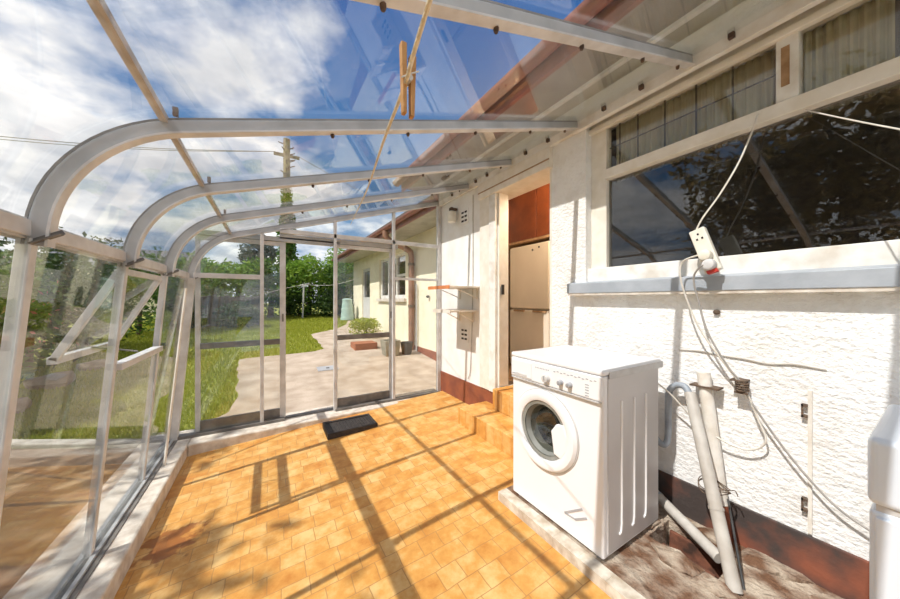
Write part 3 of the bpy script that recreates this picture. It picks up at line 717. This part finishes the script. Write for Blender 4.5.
MB().lathe((1.925,3.16,2.20),(0,0,1),[(.02,-.01),(.05,.0),(.058,.06),(.05,.12),(.03,.135)],18).obj('lamp_globe','offwhite',lp,smooth=True)
MB().lathe((1.925,3.16,2.33),(0,0,1),[(.035,0),(.035,.035),(.015,.05)],14).obj('lamp_cap','rust',lp,smooth=True)
MB().box((1.94,3.145,2.345),(1.999,3.175,2.375)).obj('lamp_arm','rust',lp)
cd=MB().tube(smooth_path([(1.993,2.81,2.44),(1.993,2.81,1.9),(1.993,2.812,1.42),(1.993,2.83,.9),(1.993,2.85,.62),(1.99,2.86,.42),(1.985,2.90,.33)],4),.005,6).obj('wall_cable','pipe_grey'); tag(cd,'thin grey cable running down the white wall past the shelves','cable')

# ------------------------------------------------------------------ mat, rod, clothes line
dm=empty('door_mat',(.70,3.11,fz(.7)),'black ridged rubber doormat on the tiles by the open doorway','doormat')
m=MB(); m.box((.465,2.955,fz(.465)+.002),(.935,3.27,fz(.935)+.022)); m.obj('mat_base','black',dm,bevel=.006)
m=MB(); m.box((.465,2.955,fz(.935)+.02),(.935,2.985,fz(.935)+.035)); m.box((.465,3.24,fz(.935)+.02),(.935,3.27,fz(.935)+.035)); m.box((.465,2.985,fz(.935)+.02),(.49,3.24,fz(.935)+.035)); m.box((.91,2.985,fz(.935)+.02),(.935,3.24,fz(.935)+.035)); m.obj('raised_border','black',dm,bevel=.004)
m=MB()
for k in range(14): m.box((.495+k*.03,2.99,fz(.935)+.02),(.507+k*.03,3.235,fz(.935)+.027))
m.obj('ridges','black',dm)
rdo=MB().tube([(-.672,3.06,.004),(-.612,3.42,1.345)],.009,10).obj('broom_handle','white_shelf',smooth=True); tag(rdo,'bare white pole leaning in the far left corner of the glass','pole')
cl=MB().tube(smooth_path([(-.05,-1.389,1.93),(.06,-.4,1.70),(.134,.25,1.547),(.147,.355,1.52),(.194,.58,1.560),(.33,1.20,1.672),(.56,2.35,1.88),(.80,3.53,2.10)],6),.0027,8).obj('clothes_line','rope',smooth=True); tag(cl,'straw coloured rope line strung across the lean-to under the roof','clothes line')
pg=empty('clothes_peg',(.149,.362,1.50),'wooden spring clothes peg clipped on the straw rope','peg')
P=Vector((.1515,.354,1.534))
m=MB(); m.hexa([P+Vector(v)*.86 for v in ((-.010,-.005,-.060),(-.004,-.005,-.060),(-.004,.005,-.060),(-.010,.005,-.060),(-.013,-.005,.042),(-.004,-.005,.042),(-.004,.005,.042),(-.013,.005,.042))]); m.obj('peg_half','peg',pg,bevel=.001)
m=MB(); m.hexa([P+Vector(v)*.86 for v in ((.002,-.005,-.062),(.008,-.005,-.062),(.008,.005,-.062),(.002,.005,-.062),(.001,-.005,.028),(.011,-.005,.028),(.011,.005,.028),(.001,.005,.028))]); m.obj('peg_half','peg',pg,bevel=.001)
m=MB(); m.lathe(P+Vector((-.001,-.008,-.008)),(0,1,0),[(.004,0),(.004,.016)],10); m.tube([P+Vector(v) for v in ((-.012,-.007,-.012),(-.001,-.007,-.004),(.011,-.007,.004))],.0009,5); m.obj('peg_spring','washingpost',pg)
c2=MB().tube(smooth_path([(2.04,.337,2.09),(1.72,.085,1.79),(1.3,-.25,1.42),(.9,-.57,1.2),(.2,-1.1,1.5),(-.4,-1.36,1.72)],6),.0026,6).obj('clothes_line','wire',smooth=True); tag(c2,'cream line tied at the window transom and crossing the big pane','clothes line')

# ------------------------------------------------------------------ outside: ground
m=MB()
xs=[-60,-30,-16,-10,-7,-5,-3.5,-2,-1,0,1,2,3,4,6,10,16,30,60]; ysr=[-20,-8,-3,0,2,3,3.62,4.7,6,8,10,12,13.1,16,20,30,60]
vv=[[m.bm.verts.new((x,y,gz(y)-.02)) for x in xs] for y in ysr]
for j in range(len(ysr)-1):
    for i in range(len(xs)-1):
        cx=(xs[i]+xs[i+1])/2; cy=(ysr[j]+ysr[j+1])/2
        if -1<cx<10 and cy<3.62: continue
        m.bm.faces.new((vv[j][i],vv[j][i+1],vv[j+1][i+1],vv[j+1][i]))
tag(m.obj('ground_lawn','lawn'),'green lawn rising gently behind the house','lawn',kind='structure')
EDGE=[(3.62,-.96),(3.79,-.62),(3.96,-.58),(4.19,-.39),(4.79,-.35),(5.5,-.40),(6.84,-.47),(6.88,-.2),(6.9,.3),(6.95,.82),(7.15,1.02),(7.73,1.05),(8.4,1.0),(8.96,.98),(9.25,1.3),(9.57,1.69),(10.23,2.14),(11.3,2.5)]
def edge_x(y):
    for (a,xa),(b,xb) in zip(EDGE,EDGE[1:]):
        if a<=y<=b: return xa+(xb-xa)*(y-a)/max(b-a,1e-6)+.05*mnoise.noise(Vector((y*3,0,0)))
    return EDGE[-1][1]
m=MB(); rows=[]
yy=sorted(set([3.62+.06*k for k in range(128)]+[6.86,6.89,6.92]))
for y in yy:
    x0=edge_x(y); rows.append([m.bm.verts.new((x0+(2.95-x0)*k/8,y,gz(y)+.004)) for k in range(9)])
for a,b_ in zip(rows,rows[1:]):
    for k in range(8): m.bm.faces.new((a[k],a[k+1],b_[k+1],b_[k]))
tag(m.obj('ground_patio','concrete'),'pinkish concrete patio outside the open doorway','patio',kind='structure')
m=MB(); m.rings([[(-6,-3,-.05),(-.9,-3,-.05),(-.9,3.55,-.05),(-6,6.55,-.05)],[(-6,-3,-.02),(-.9,-3,-.02),(-.9,3.55,-.02),(-6,6.55,-.02)]])
tag(m.obj('path_side','path'),'sandy paving outside the leaning glass side','path',kind='structure')
m=MB(); m.bar((-.9,3.66,-.035),(-6,6.65,-.035),.10,.07,(.5,.86,0))
tag(m.obj('kerb_garden','kerbstone',bevel=.01),'pale concrete edging between sandy paving and lawn','kerb',kind='structure')

# grass blades
def blades(n,seed=1):
    r=random.Random(seed); vs=[]; fs=[]
    k=0
    while k<n:
        y=3.6+10.5*(r.random()**1.6); x=-3.2+6.2*r.random()
        if x>-6 and y< 3.68-(x+.9)*.5865+.06 and x<-.85: continue
        if y<11.3 and x>edge_x(y)-.02*r.random(): continue
        if y>=11.3 and x>3.0: continue
        if x>2.8: continue
        h=r.uniform(.025,.055)*(1+.03*y); a=r.uniform(0,6.28); w=r.uniform(.004,.007)*(1+.08*y); z=gz(y)-.022
        lx=r.uniform(-.02,.02); ly=r.uniform(-.02,.02); i=len(vs)
        vs+= [(x-w*math.cos(a),y-w*math.sin(a),z),(x+w*math.cos(a),y+w*math.sin(a),z),(x+lx,y+ly,z+h)]
        fs.append((i,i+1,i+2)); k+=1
    me=bpy.data.meshes.new('grass'); me.from_pydata(vs,[],fs); me.materials.append(M['grassblade'])
    o=bpy.data.objects.new('grass',me); C.objects.link(o); return o
tag(blades(60000),'short bright grass growing over the lawn','grass',kind='stuff')

# ------------------------------------------------------------------ plants
def leaf_cloud(blobs,n,size,seed,shell=.55):
    """blobs: (cx,cy,cz,rx,ry,rz). Small bent leaves scattered in the outer shell of each blob."""
    r=random.Random(seed); vs=[]; fs=[]
    wts=[b[3]*b[4]+b[4]*b[5]+b[3]*b[5] for b in blobs]; tot=sum(wts)
    for b,wt_ in zip(blobs,wts):
        for _ in range(int(n*wt_/tot)):
            d=Vector((r.gauss(0,1),r.gauss(0,1),r.gauss(0,1)))
            if d.length<1e-3: continue
            d.normalize(); k=shell+(1.05-shell)*r.random()**.7
            k*=1+.28*mnoise.noise(d*2.3+Vector((b[0],b[1],b[2])))
            p=Vector((b[0]+d.x*b[3]*k,b[1]+d.y*b[4]*k,b[2]+d.z*b[5]*k))
            t=Vector((r.gauss(0,1),r.gauss(0,1),r.gauss(0,.7))).normalized(); u=t.cross(Vector((r.gauss(0,1),r.gauss(0,1),r.gauss(0,1)))).normalized()
            s=size*r.uniform(.6,1.4); i=len(vs); nn=t.cross(u)*s*.25
            vs+=[p-t*s,p+u*s*.45+nn*.2,p+t*s,p-u*s*.45+nn*.2]
            fs.append((i,i+1,i+2,i+3))
    return vs,fs
def plant(name,label,cat,blobs,n,size,leaf,seed,stems=None,group=None,base=None,extra=None):
    base=base or (blobs[0][0],blobs[0][1],gz(blobs[0][1]))
    o=empty(name,base,label,cat,group)
    vs,fs=leaf_cloud(blobs,n,size,seed)
    me=bpy.data.meshes.new('foliage'); me.from_pydata(vs,[],fs); me.materials.append(M[leaf])
    f=bpy.data.objects.new('foliage',me); C.objects.link(f); f.parent=o; f.matrix_parent_inverse=Matrix.Translation(-o.location)
    for st_ in (stems or []):
        MB().tube(st_[0],st_[1],8,st_[2]).obj('trunk','bark',o,smooth=True)
    if extra:
        vs,fs=leaf_cloud(blobs,extra[0],extra[1],seed+50,.9)
        me=bpy.data.meshes.new('blossom'); me.from_pydata(vs,[],fs); me.materials.append(M[extra[2]])
        f=bpy.data.objects.new('blossom',me); C.objects.link(f); f.parent=o; f.matrix_parent_inverse=Matrix.Translation(-o.location)
    return o
def shrub(x,y,r,h,label,leaf,n=2600,size=.05,seed=0,name='shrub',cat='shrub',group=None,extra=None):
    z=gz(y); rr=random.Random(seed)
    bl=[(x,y,z+h*.45,r,r,h*.48)]
    for k in range(4):
        a=rr.uniform(0,6.28); bl.append((x+math.cos(a)*r*.45,y+math.sin(a)*r*.45,z+h*rr.uniform(.4,.75),r*.55,r*.55,h*.28))
    return plant(name,label,cat,bl,n,size,leaf,seed,[([(x,y,z-.05),(x+.05,y,z+h*.6)],.05,.02)],group,(x,y,z),extra)

# hedge line along the left boundary
HL=[(-3.15,5.0,.75,1.65,'leaf_brown','brown green shrub nearest the paving on the left boundary',('f',)),
    (-3.1,6.1,.75,1.9,'leaf_mid','shrub with red blossom on the left boundary',(260,.035,'blossom')),
    (-3.2,7.4,.85,2.1,'leaf_dark','dark green shrub behind the open vent sash',None),
    (-3.1,8.8,.9,2.2,'leaf_dark','darkest tall shrub at the far left boundary',None),
    (-2.7,10.2,.9,2.1,'leaf_mid','mid green shrub at the left corner of the fence',None)]
for i,(x,y,r,h,lf,lab,exx) in enumerate(HL):
    shrub(x,y,r,h,lab,lf,3200,.055,20+i,group='boundary shrubs',extra=exx if exx and len(exx)==3 else None)
# rockery stones
for i,(x,y,r) in enumerate(((-2.45,5.35,.16),(-2.5,6.3,.2),(-2.4,7.1,.15))):
    m=MB(); m.ico((0,0,0),r,2,.5,(1.2,1,.6)); o=m.obj('rockery_stone','stone',smooth=True); o.location=(x,y,gz(y)+r*.2)
    tag(o,['rough stone at the foot of the brown green shrub','largest rough stone below the blossoming shrub','rough stone below the dark shrub behind the vent sash'][i],'stone','rockery stones')
# fence
fe=empty('garden_fence',(-.6,11.0,gz(11)),'dark wooden fence at the end of the lawn','fence')
for k in range(2):
    m=MB()
    for j in range(9):
        x=-2.5+k*1.15+j*.125; m.box((x,11.0-.01*(j%2),gz(11)-.05),(x+.12,11.02,gz(11)+.86+.02*(j%3)))
    m.obj('fence_panel','fence',fe)
    MB().box((-2.5+k*1.15-.04,11.02,gz(11)-.05),(-2.5+k*1.15+.05,11.10,gz(11)+.95)).obj('fence_post','fence',fe)
# trees and shrubs beyond
def tree(x,y,r,ztop_,zbot,label,leaf,n,size,seed,group='trees beyond the lawn',name='tree'):
    z=gz(y); h=ztop_-zbot; rr=random.Random(seed); bl=[(x,y,(ztop_+zbot)/2,r*.85,r*.85,h*.46)]
    for k in range(6):
        a=rr.uniform(0,6.28); bl.append((x+math.cos(a)*r*.5,y+math.sin(a)*r*.5,zbot+h*rr.uniform(.35,.82),r*.5,r*.5,h*.22))
    return plant(name,label,'tree',bl,n,size,leaf,seed,[([(x,y,z-.1),(x+.08,y,(z+ztop_)/2),(x+.02,y+.05,zbot+h*.75)],.11,.04)],group,(x,y,z))
tree(-2.1,12.4,1.0,2.75,1.0,'bright green tree over the fence at its left end','leaf_bright',3600,.07,31)
tree(-.95,12.6,.95,2.6,1.0,'bright green tree over the middle of the fence','leaf_bright',3400,.07,32)
tree(.05,12.8,.8,2.7,.6,'mid green tree just left of the ivy covered pole','leaf_mid',3000,.07,33)
tree(-.35,15.5,.75,4.0,2.3,'grey green conifer top behind the fence trees','leaf_grey',1800,.08,34)
tree(1.35,13.2,1.0,2.95,.5,'bright green tree just right of the ivy covered pole','leaf_bright',3600,.07,35)
tree(2.6,13.6,1.0,2.7,.5,'mid green tree behind the washing line post','leaf_mid',3400,.07,36)
tree(3.2,15.2,1.25,3.8,.8,'tall bright tree above the compost bin','leaf_bright',3800,.08,37)
shrub(1.0,13.0,.8,1.1,'dark shrub at the base of the pole','leaf_dark',2200,.06,41,group='shrubs at the lawn end')
shrub(2.2,12.7,.8,1.15,'dark shrub behind the washing line post','leaf_dark',2200,.06,42,group='shrubs at the lawn end')
shrub(2.25,8.25,.42,.55,'lime green bush on the patio edge by the house wall','leaf_lime',2200,.03,43,name='bush',cat='bush')
shrub(-1.95,10.65,.5,.85,'low dark shrub before the fence at its left end','leaf_dark',1800,.05,44,group='shrubs before the fence')
shrub(-.75,10.65,.55,.8,'low dark shrub before the middle of the fence','leaf_dark',1800,.05,45,group='shrubs before the fence')
# big trees to the left, above the leaning glass
def bigtree(x,y,r,zt,zb,label,seed,n):
    h=zt-zb; rr=random.Random(seed); bl=[(x,y,(zt+zb)/2,r*.8,r*.8,h*.42)]
    for k in range(9):
        a=rr.uniform(0,6.28); bl.append((x+math.cos(a)*r*.6,y+math.sin(a)*r*.6,zb+h*rr.uniform(.25,.85),r*.42,r*.42,h*.2))
    return plant('garden_tree',label,'tree',bl,n,.09,'leaf_brown',seed,[([(x,y,-.1),(x+.1,y,2.0),(x,y+.1,zb+h*.6)],.16,.06)],'trees beside the paving',(x,y,-.03))
bigtree(-4.55,.9,1.35,5.2,1.2,'tall leafy tree mirrored in the wide window',51,3600)
bigtree(-4.6,-1.7,1.5,4.9,1.0,'tall leafy tree mirrored at the near end of the window',52,3600)
bigtree(-4.9,2.5,1.2,5.1,1.0,'tall leafy tree casting dapples on the left kerb',53,3400)

# ------------------------------------------------------------------ outside: rest of the house
hw=empty('wall_garden',(2.9,8,0),'cream rendered house wall along the patio','wall',kind='structure')
oy0,oy1=3.62,12.2
m=MB(); X=2.88
wy0,wy1,wz0,wz1=6.92,8.95,1.28,2.45; dy0,dy1=9.95,10.9
m.box((X,oy0,-.3),(X+.25,wy0,2.74)); m.box((X,wy0,-.3),(X+.25,wy1,wz0)); m.box((X,wy0,wz1),(X+.25,wy1,2.74)); m.box((X,wy1,-.3),(X+.25,dy0,2.74)); m.box((X,dy0,2.32),(X+.25,dy1,2.74)); m.box((X,dy1,-.3),(X+.25,oy1,2.74)); m.box((X+.25,oy1-.25,-.3),(6,oy1,2.74)); m.box((X,dy0,-.3),(X+.25,dy1,.40))
m.obj('rendered_wall','cream',hw)
m=MB(); m.hexa([(X-.015,oy0,-.1),(X,oy0,-.1),(X,6.6,-.1),(X-.015,6.6,-.1),(X-.015,oy0,.20),(X,oy0,.20),(X,6.6,.20),(X-.015,6.6,.20)]); m.obj('plinth','plinth',hw)
MB().box((X+.26,oy0,0),(6,oy1,.1)).obj('inner_floor','interior',hw)
MB().box((4.5,oy0+.1,.1),(4.6,oy1-.3,2.74)).obj('inner_wall','interior',hw)
r2=empty('roof_garden',(2.2,8,2.7),'eaves of the cream wing with brown fascia and gutter','roof',kind='structure')
MB().box((2.26,3.78,2.72),(2.88,12.5,2.74)).obj('soffit','soffit_light',r2)
MB().box((2.235,3.78,2.68),(2.26,12.5,2.84)).obj('fascia','fascia',r2)
MB().hexa([(2.16,3.86,2.83),(4.6,3.86,3.72),(4.6,12.6,3.72),(2.16,12.6,2.83),(2.16,3.86,2.87),(4.6,3.86,3.78),(4.6,12.6,3.78),(2.16,12.6,2.87)]).obj('roof_tiles','roof_tile',r2)
m=MB(); m.prism([(2.17+.055*math.cos(a),2.80+.055*math.sin(a)) for a in [math.pi+math.pi*k/10 for k in range(11)]]+[(2.17+.047*math.cos(a),2.80+.047*math.sin(a)) for a in [2*math.pi-math.pi*k/10 for k in range(11)]],1,3.9,12.55); m.obj('gutter','fascia',r2,smooth=True)
w3=empty('window_3',(X,7.9,1.28),'white framed window in the cream garden wall','window',kind='structure')
for y0,y1,z0,z1,nm in ((wy0,wy0+.08,wz0,wz1,'jamb'),(wy1-.08,wy1,wz0,wz1,'jamb'),(wy0+.08,wy1-.08,wz0,wz0+.09,'bottom_rail'),(wy0+.08,wy1-.08,wz1-.08,wz1,'head'),(7.62,7.70,wz0+.09,wz1-.08,'mullion'),(8.28,8.34,wz0+.09,wz1-.08,'mullion'),(wy0+.08,7.62,1.85,1.91,'transom')):
    MB().box((X+.06,y0,z0),(X+.13,y1,z1)).obj(nm,'white_wood',w3)
MB().box((X+.09,wy0+.08,wz0+.09),(X+.094,wy1-.08,wz1-.08)).obj('glass_pane','winglass',w3)
MB().box((X-.07,wy0-.08,wz0-.085),(X+.06,wy1+.08,wz0)).obj('sill','kerb',w3)
d4=empty('door_4',(X,10.4,.4),'pale grey glazed back door at the end of the cream wall','door',kind='structure')
for y0,y1,z0,z1,nm in ((dy0,dy0+.09,.4,2.32,'jamb'),(dy1-.09,dy1,.4,2.32,'jamb'),(dy0+.09,dy1-.09,2.22,2.32,'head'),(dy0+.09,dy1-.09,.4,1.25,'lower_panel'),(dy0+.09,dy1-.09,1.25,1.33,'mid_rail')):
    MB().box((X+.04,y0,z0),(X+.12,y1,z1)).obj(nm,'lightgrey',d4)
MB().box((X+.08,dy0+.09,1.33),(X+.084,dy1-.09,2.22)).obj('glass_pane','winglass',d4)
dp=empty('downpipe',(2.80,6.35,gz(6.35)),'red brown downpipe on the cream wall with a bent neck','downpipe')
MB().tube(smooth_path([(2.18,6.35,2.74),(2.19,6.35,2.62),(2.30,6.35,2.52),(2.60,6.35,2.42),(2.76,6.35,2.33),(2.79,6.35,2.20)],5)+[Vector((2.79,6.35,.10))],.068,12).obj('pipe','downpipe',dp,smooth=True)
for z in (2.05,1.1): MB().lathe((2.79,6.35,z),(0,0,1),[(.078,-.03),(.078,.03)],12).obj('pipe_socket','rust',dp)
MB().tube([(2.84,6.18,.05),(2.84,6.18,1.6)],.02,8).obj('side_pipe','washingpost',dp)
wl2=MB().lathe((2.86,5.62,1.31),(-1,0,0),[(.03,0),(.03,.03),(.02,.05)],10).obj('outdoor_tap','darkmetal'); tag(wl2,'small dark fitting on the cream wall right of the downpipe','tap')  # dark wall fitting, meant as an outdoor tap

# garden bits
pt=empty('planter_pot',(2.20,6.10,gz(6.1)),'grey square planter pot by the foot of the downpipe','planter')
m=MB(); a=.17; z=gz(6.1)
m.rings([[(2.20-.8*a,6.10-.8*a,z),(2.20+.8*a,6.10-.8*a,z),(2.20+.8*a,6.10+.8*a,z),(2.20-.8*a,6.10+.8*a,z)],[(2.20-a,6.10-a,z+.32),(2.20+a,6.10-a,z+.32),(2.20+a,6.10+a,z+.32),(2.20-a,6.10+a,z+.32)],[(2.20-.85*a,6.10-.85*a,z+.32),(2.20+.85*a,6.10-.85*a,z+.32),(2.20+.85*a,6.10+.85*a,z+.32),(2.20-.85*a,6.10+.85*a,z+.32)],[(2.20-.8*a,6.10-.8*a,z+.27),(2.20+.8*a,6.10-.8*a,z+.27),(2.20+.8*a,6.10+.8*a,z+.27),(2.20-.8*a,6.10+.8*a,z+.27)]])
m.obj('pot','planter',pt,bevel=.008)
MB().box((2.08,5.98,z+.25),(2.32,6.22,z+.275)).obj('soil','bark',pt)
p2=empty('watering_bucket',(2.55,6.2,gz(6.2)),'dark round bucket between planter pot and downpipe','bucket')
m=MB(); m.lathe((2.55,6.05,gz(6.05)),(0,0,1),[(.10,0),(.135,.25),(.14,.26),(.125,.26),(.10,.04)],20,cap=True); m.obj('bucket_shell','black',p2,smooth=True)
tb=MB(); z=gz(6.95); tb.box((1.62,6.72,z-.04),(2.12,7.15,z+.13)); tag(tb.obj('brick_block','terracotta',bevel=.008),'low red brick block on the patio before the lime bush','block')
mc=empty('manhole_cover',(.86,5.65,gz(5.65)),'small grey metal inspection cover set in the patio','cover')
MB().hexa([(.72,5.5,gz(5.5)-.01),(1.05,5.5,gz(5.5)-.01),(1.05,5.75,gz(5.75)-.01),(.72,5.75,gz(5.75)-.01),(.72,5.5,gz(5.5)+.014),(1.05,5.5,gz(5.5)+.014),(1.05,5.75,gz(5.75)+.014),(.72,5.75,gz(5.75)+.014)]).obj('cover_plate','grey',mc)
MB().box((.86,5.60,gz(5.6)+.012),(.91,5.63,gz(5.6)+.024)).obj('lifting_lug','darkmetal',mc)
bn=empty('compost_bin',(2.52,11.5,gz(11.5)),'pale green ribbed compost bin at the end of the house','compost bin')
m=MB(); z=gz(11.5)
prof=[(.24,0),(.235,.10),(.225,.11),(.22,.25),(.21,.26),(.205,.42),(.195,.43),(.19,.58),(.18,.59),(.175,.72)]
m.lathe((2.50,11.55,z),(0,0,1),prof,20); m.obj('bin_body','bin',bn,smooth=True)
MB().lathe((2.50,11.55,z+.72),(0,0,1),[(.185,0),(.185,.03),(.13,.06),(.02,.075)],20).obj('bin_lid','bin',bn,smooth=True)
wpz=empty('washing_line_post',(1.07,12.3,gz(12.3)),'pale metal washing line post on the lawn','post')
MB().tube([(1.07,12.3,gz(12.3)-.1),(1.12,12.3,gz(12.3)+1.25)],.03,8).obj('post','washingpost',wpz)
MB().tube([(.98,12.3,gz(12.3)+1.2),(1.30,12.3,gz(12.3)+1.28)],.02,6).obj('cross_arm','washingpost',wpz)
wls=MB().tube(smooth_path([(1.12,12.3,gz(12.3)+1.24),(.5,11.7,1.63),(-.2,11.06,gz(11)+.95)],6),.006,5).obj('washing_line','wire'); tag(wls,'thin garden washing line running from the pale post to the fence','washing line')
wl3=MB().tube(smooth_path([(1.12,12.3,gz(12.3)+1.24),(2.0,11.7,1.78),(2.87,11.1,2.05)],6),.006,5).obj('washing_line','wire'); tag(wl3,'thin garden washing line running from the pale post to the cream house','washing line')

# utility pole with ivy
PX,PY=.62,13.6
po=empty('utility_pole',(PX,PY,gz(PY)),'tall wooden utility pole wrapped in ivy','utility pole')
MB().tube([(PX,PY,0),(PX,PY,7.6)],.15,12,.12).obj('pole','pole',po,smooth=True)
vs,fs=leaf_cloud([(PX,PY,2.2,.42,.42,2.1)],1500,.08,61,.5)
def ivy(vs,fs,nm,mt):
    me=bpy.data.meshes.new(nm); me.from_pydata(vs,[],fs); me.materials.append(M[mt]); f=bpy.data.objects.new(nm,me); C.objects.link(f); f.parent=po; f.matrix_parent_inverse=Matrix.Translation(-po.location)
vsa,fsa=leaf_cloud([(PX,PY,3.6,.34,.34,1.0),(PX,PY,2.2,.40,.40,1.8),(PX+.02,PY,4.4,.28,.28,.8),(PX,PY,5.3,.2,.2,.7)],3600,.08,61,.35)
ivy(vsa,fsa,'ivy','leaf_mid')
MB().box((PX-.45,PY-.05,6.9),(PX+.45,PY+.05,7.0)).obj('cross_arm','pole',po)
rr=random.Random(5)
for k in range(14):
    z=6.2+k*.1; a=rr.uniform(0,6.28); MB().tube([(PX+.12*math.cos(a),PY+.12*math.sin(a),z),(PX+.30*math.cos(a),PY+.30*math.sin(a),z+.06)],.02,5).obj('climbing_peg','rust',po)
for i,(dx,dy,dz) in enumerate(((-14,3,-.6),(-14,1,-1.2),(12,6,-.3))):
    a=Vector((PX+(-.4 if dx<0 else .4),PY,7.02)); b_=a+Vector((dx,dy,dz)); mid=(a+b_)/2+Vector((0,0,-.5))
    o=MB().tube(smooth_path([a,(a+mid)/2+Vector((0,0,-.12)),mid,(mid+b_)/2+Vector((0,0,-.12)),b_],4),.012,5).obj('overhead_wire','wiregrey')
    tag(o,['upper overhead wire leaving the utility pole to the left','lower overhead wire leaving the utility pole to the left','overhead wire leaving the utility pole towards the house'][i],'wire','overhead wires')

# neighbour's house
nb=empty('neighbour_house',(-5,21,.6),'distant bungalow with a grey slate roof behind the trees','house')
MB().box((-9,20,.3),(-2.4,25,2.75)).obj('wall','cream',nb)
m=MB(); v=[m.bm.verts.new(q) for q in ((-9.4,19.6,2.7),(-2.0,19.6,2.7),(-2.0,25.4,2.7),(-9.4,25.4,2.7),(-8,22.5,3.95),(-3.9,22.5,3.95))]
for f in ((0,1,5,4),(1,2,5),(2,3,4,5),(3,0,4),(3,2,1,0)): m.bm.faces.new([v[k] for k in f])
m.obj('roof','slate',nb)
MB().box((-4.6,19.96,1.4),(-3.4,20.0,2.4)).obj('window','white_wood',nb)

# ------------------------------------------------------------------ light
sun=bpy.data.lights.new('sun','SUN'); sun.energy=5.4; sun.angle=math.radians(.6); sun.color=(1,.97,.92)
so=bpy.data.objects.new('sun',sun); C.objects.link(so)
so.rotation_euler=Vector((.77,.06,-1)).to_track_quat('-Z','Y').to_euler()
kl=bpy.data.lights.new('kitchen_fill','POINT'); kl.energy=40; kl.color=(1,.84,.64); kl.shadow_soft_size=.12  # added fill light with no fitting, brightens the fridge through the doorway
ko=bpy.data.objects.new('kitchen_fill',kl); C.objects.link(ko); ko.location=(2.42,1.75,2.45)

w=bpy.data.worlds.new('sky'); SC.world=w; w.use_nodes=True; nt=w.node_tree; nt.nodes.clear()
out=nt.nodes.new('ShaderNodeOutputWorld'); bg=nt.nodes.new('ShaderNodeBackground'); nt.links.new(bg.outputs[0],out.inputs[0])
tc=nt.nodes.new('ShaderNodeTexCoord')
sep=nt.nodes.new('ShaderNodeSeparateXYZ'); nt.links.new(tc.outputs['Generated'],sep.inputs[0])
blue=ramp(nt,[(0.0,(.55,.72,.92)),(.35,(.14,.42,.86)),(.8,(.015,.16,.58))]); nt.links.new(sep.outputs['Z'],blue.inputs['Fac'])
# cloud layer: project the direction onto a flat layer
dv=N(nt,'ShaderNodeMath',operation='ADD'); dv.inputs[1].default_value=.22; nt.links.new(sep.outputs['Z'],dv.inputs[0])
mxm=N(nt,'ShaderNodeMath',operation='MAXIMUM'); mxm.inputs[1].default_value=.08; nt.links.new(dv.outputs[0],mxm.inputs[0])
cx=N(nt,'ShaderNodeMath',operation='DIVIDE'); cy=N(nt,'ShaderNodeMath',operation='DIVIDE')
nt.links.new(sep.outputs['X'],cx.inputs[0]); nt.links.new(mxm.outputs[0],cx.inputs[1]); nt.links.new(sep.outputs['Y'],cy.inputs[0]); nt.links.new(mxm.outputs[0],cy.inputs[1])
cmb=nt.nodes.new('ShaderNodeCombineXYZ'); nt.links.new(cx.outputs[0],cmb.inputs[0]); nt.links.new(cy.outputs[0],cmb.inputs[1])
nz=N(nt,'ShaderNodeTexNoise',Scale=1.6,Detail=9,Roughness=.56); nt.links.new(cmb.outputs[0],nz.inputs['Vector'])
# clear patch high over the house
dt=N(nt,'ShaderNodeVectorMath',operation='DOT_PRODUCT'); dt.inputs[1].default_value=tuple(Vector((.55,.50,.66)).normalized())
nt.links.new(tc.outputs['Generated'],dt.inputs[0])
mr=N(nt,'ShaderNodeMapRange'); mr.inputs[1].default_value=.72; mr.inputs[2].default_value=.97; mr.inputs[3].default_value=.075; mr.inputs[4].default_value=-.16
nt.links.new(dt.outputs['Value'],mr.inputs[0])
ad=N(nt,'ShaderNodeMath',operation='ADD'); nt.links.new(nz.outputs['Fac'],ad.inputs[0]); nt.links.new(mr.outputs[0],ad.inputs[1])
cf=ramp(nt,[(.46,(0,0,0)),(.60,(1,1,1))]); nt.links.new(ad.outputs[0],cf.inputs['Fac'])
n2=N(nt,'ShaderNodeTexNoise',Scale=2.6,Detail=6); nt.links.new(cmb.outputs[0],n2.inputs['Vector'])
cc=ramp(nt,[(.35,(.95,1.02,1.12)),(.60,(1.8,1.79,1.77))]); nt.links.new(n2.outputs['Fac'],cc.inputs['Fac'])
mix=N(nt,'ShaderNodeMix',data_type='RGBA'); nt.links.new(cf.outputs['Color'],mix.inputs[0]); nt.links.new(blue.outputs['Color'],mix.inputs[6]); nt.links.new(cc.outputs['Color'],mix.inputs[7])
nt.links.new(mix.outputs[2],bg.inputs['Color']); bg.inputs['Strength'].default_value=.71

# ------------------------------------------------------------------ camera
cam=bpy.data.cameras.new('camera'); cam.lens=302/900*36; cam.sensor_width=36; cam.sensor_fit='HORIZONTAL'; cam.clip_start=.02; cam.clip_end=300
co=bpy.data.objects.new('camera',cam); C.objects.link(co); co.location=(0,0,1.25)
co.rotation_euler=(math.radians(90),0,-math.atan2(.515,.857))
SC.camera=co
SC.view_settings.view_transform='Standard'; SC.view_settings.look='None'; SC.view_settings.exposure=-.05; SC.view_settings.gamma=1
try: SC.view_settings.use_curve_mapping=False
except Exception: pass
SC.cycles.transparent_max_bounces=40; SC.cycles.max_bounces=8; SC.cycles.diffuse_bounces=4
SC.cycles.use_denoising=True
SC.cycles.sample_clamp_indirect=6
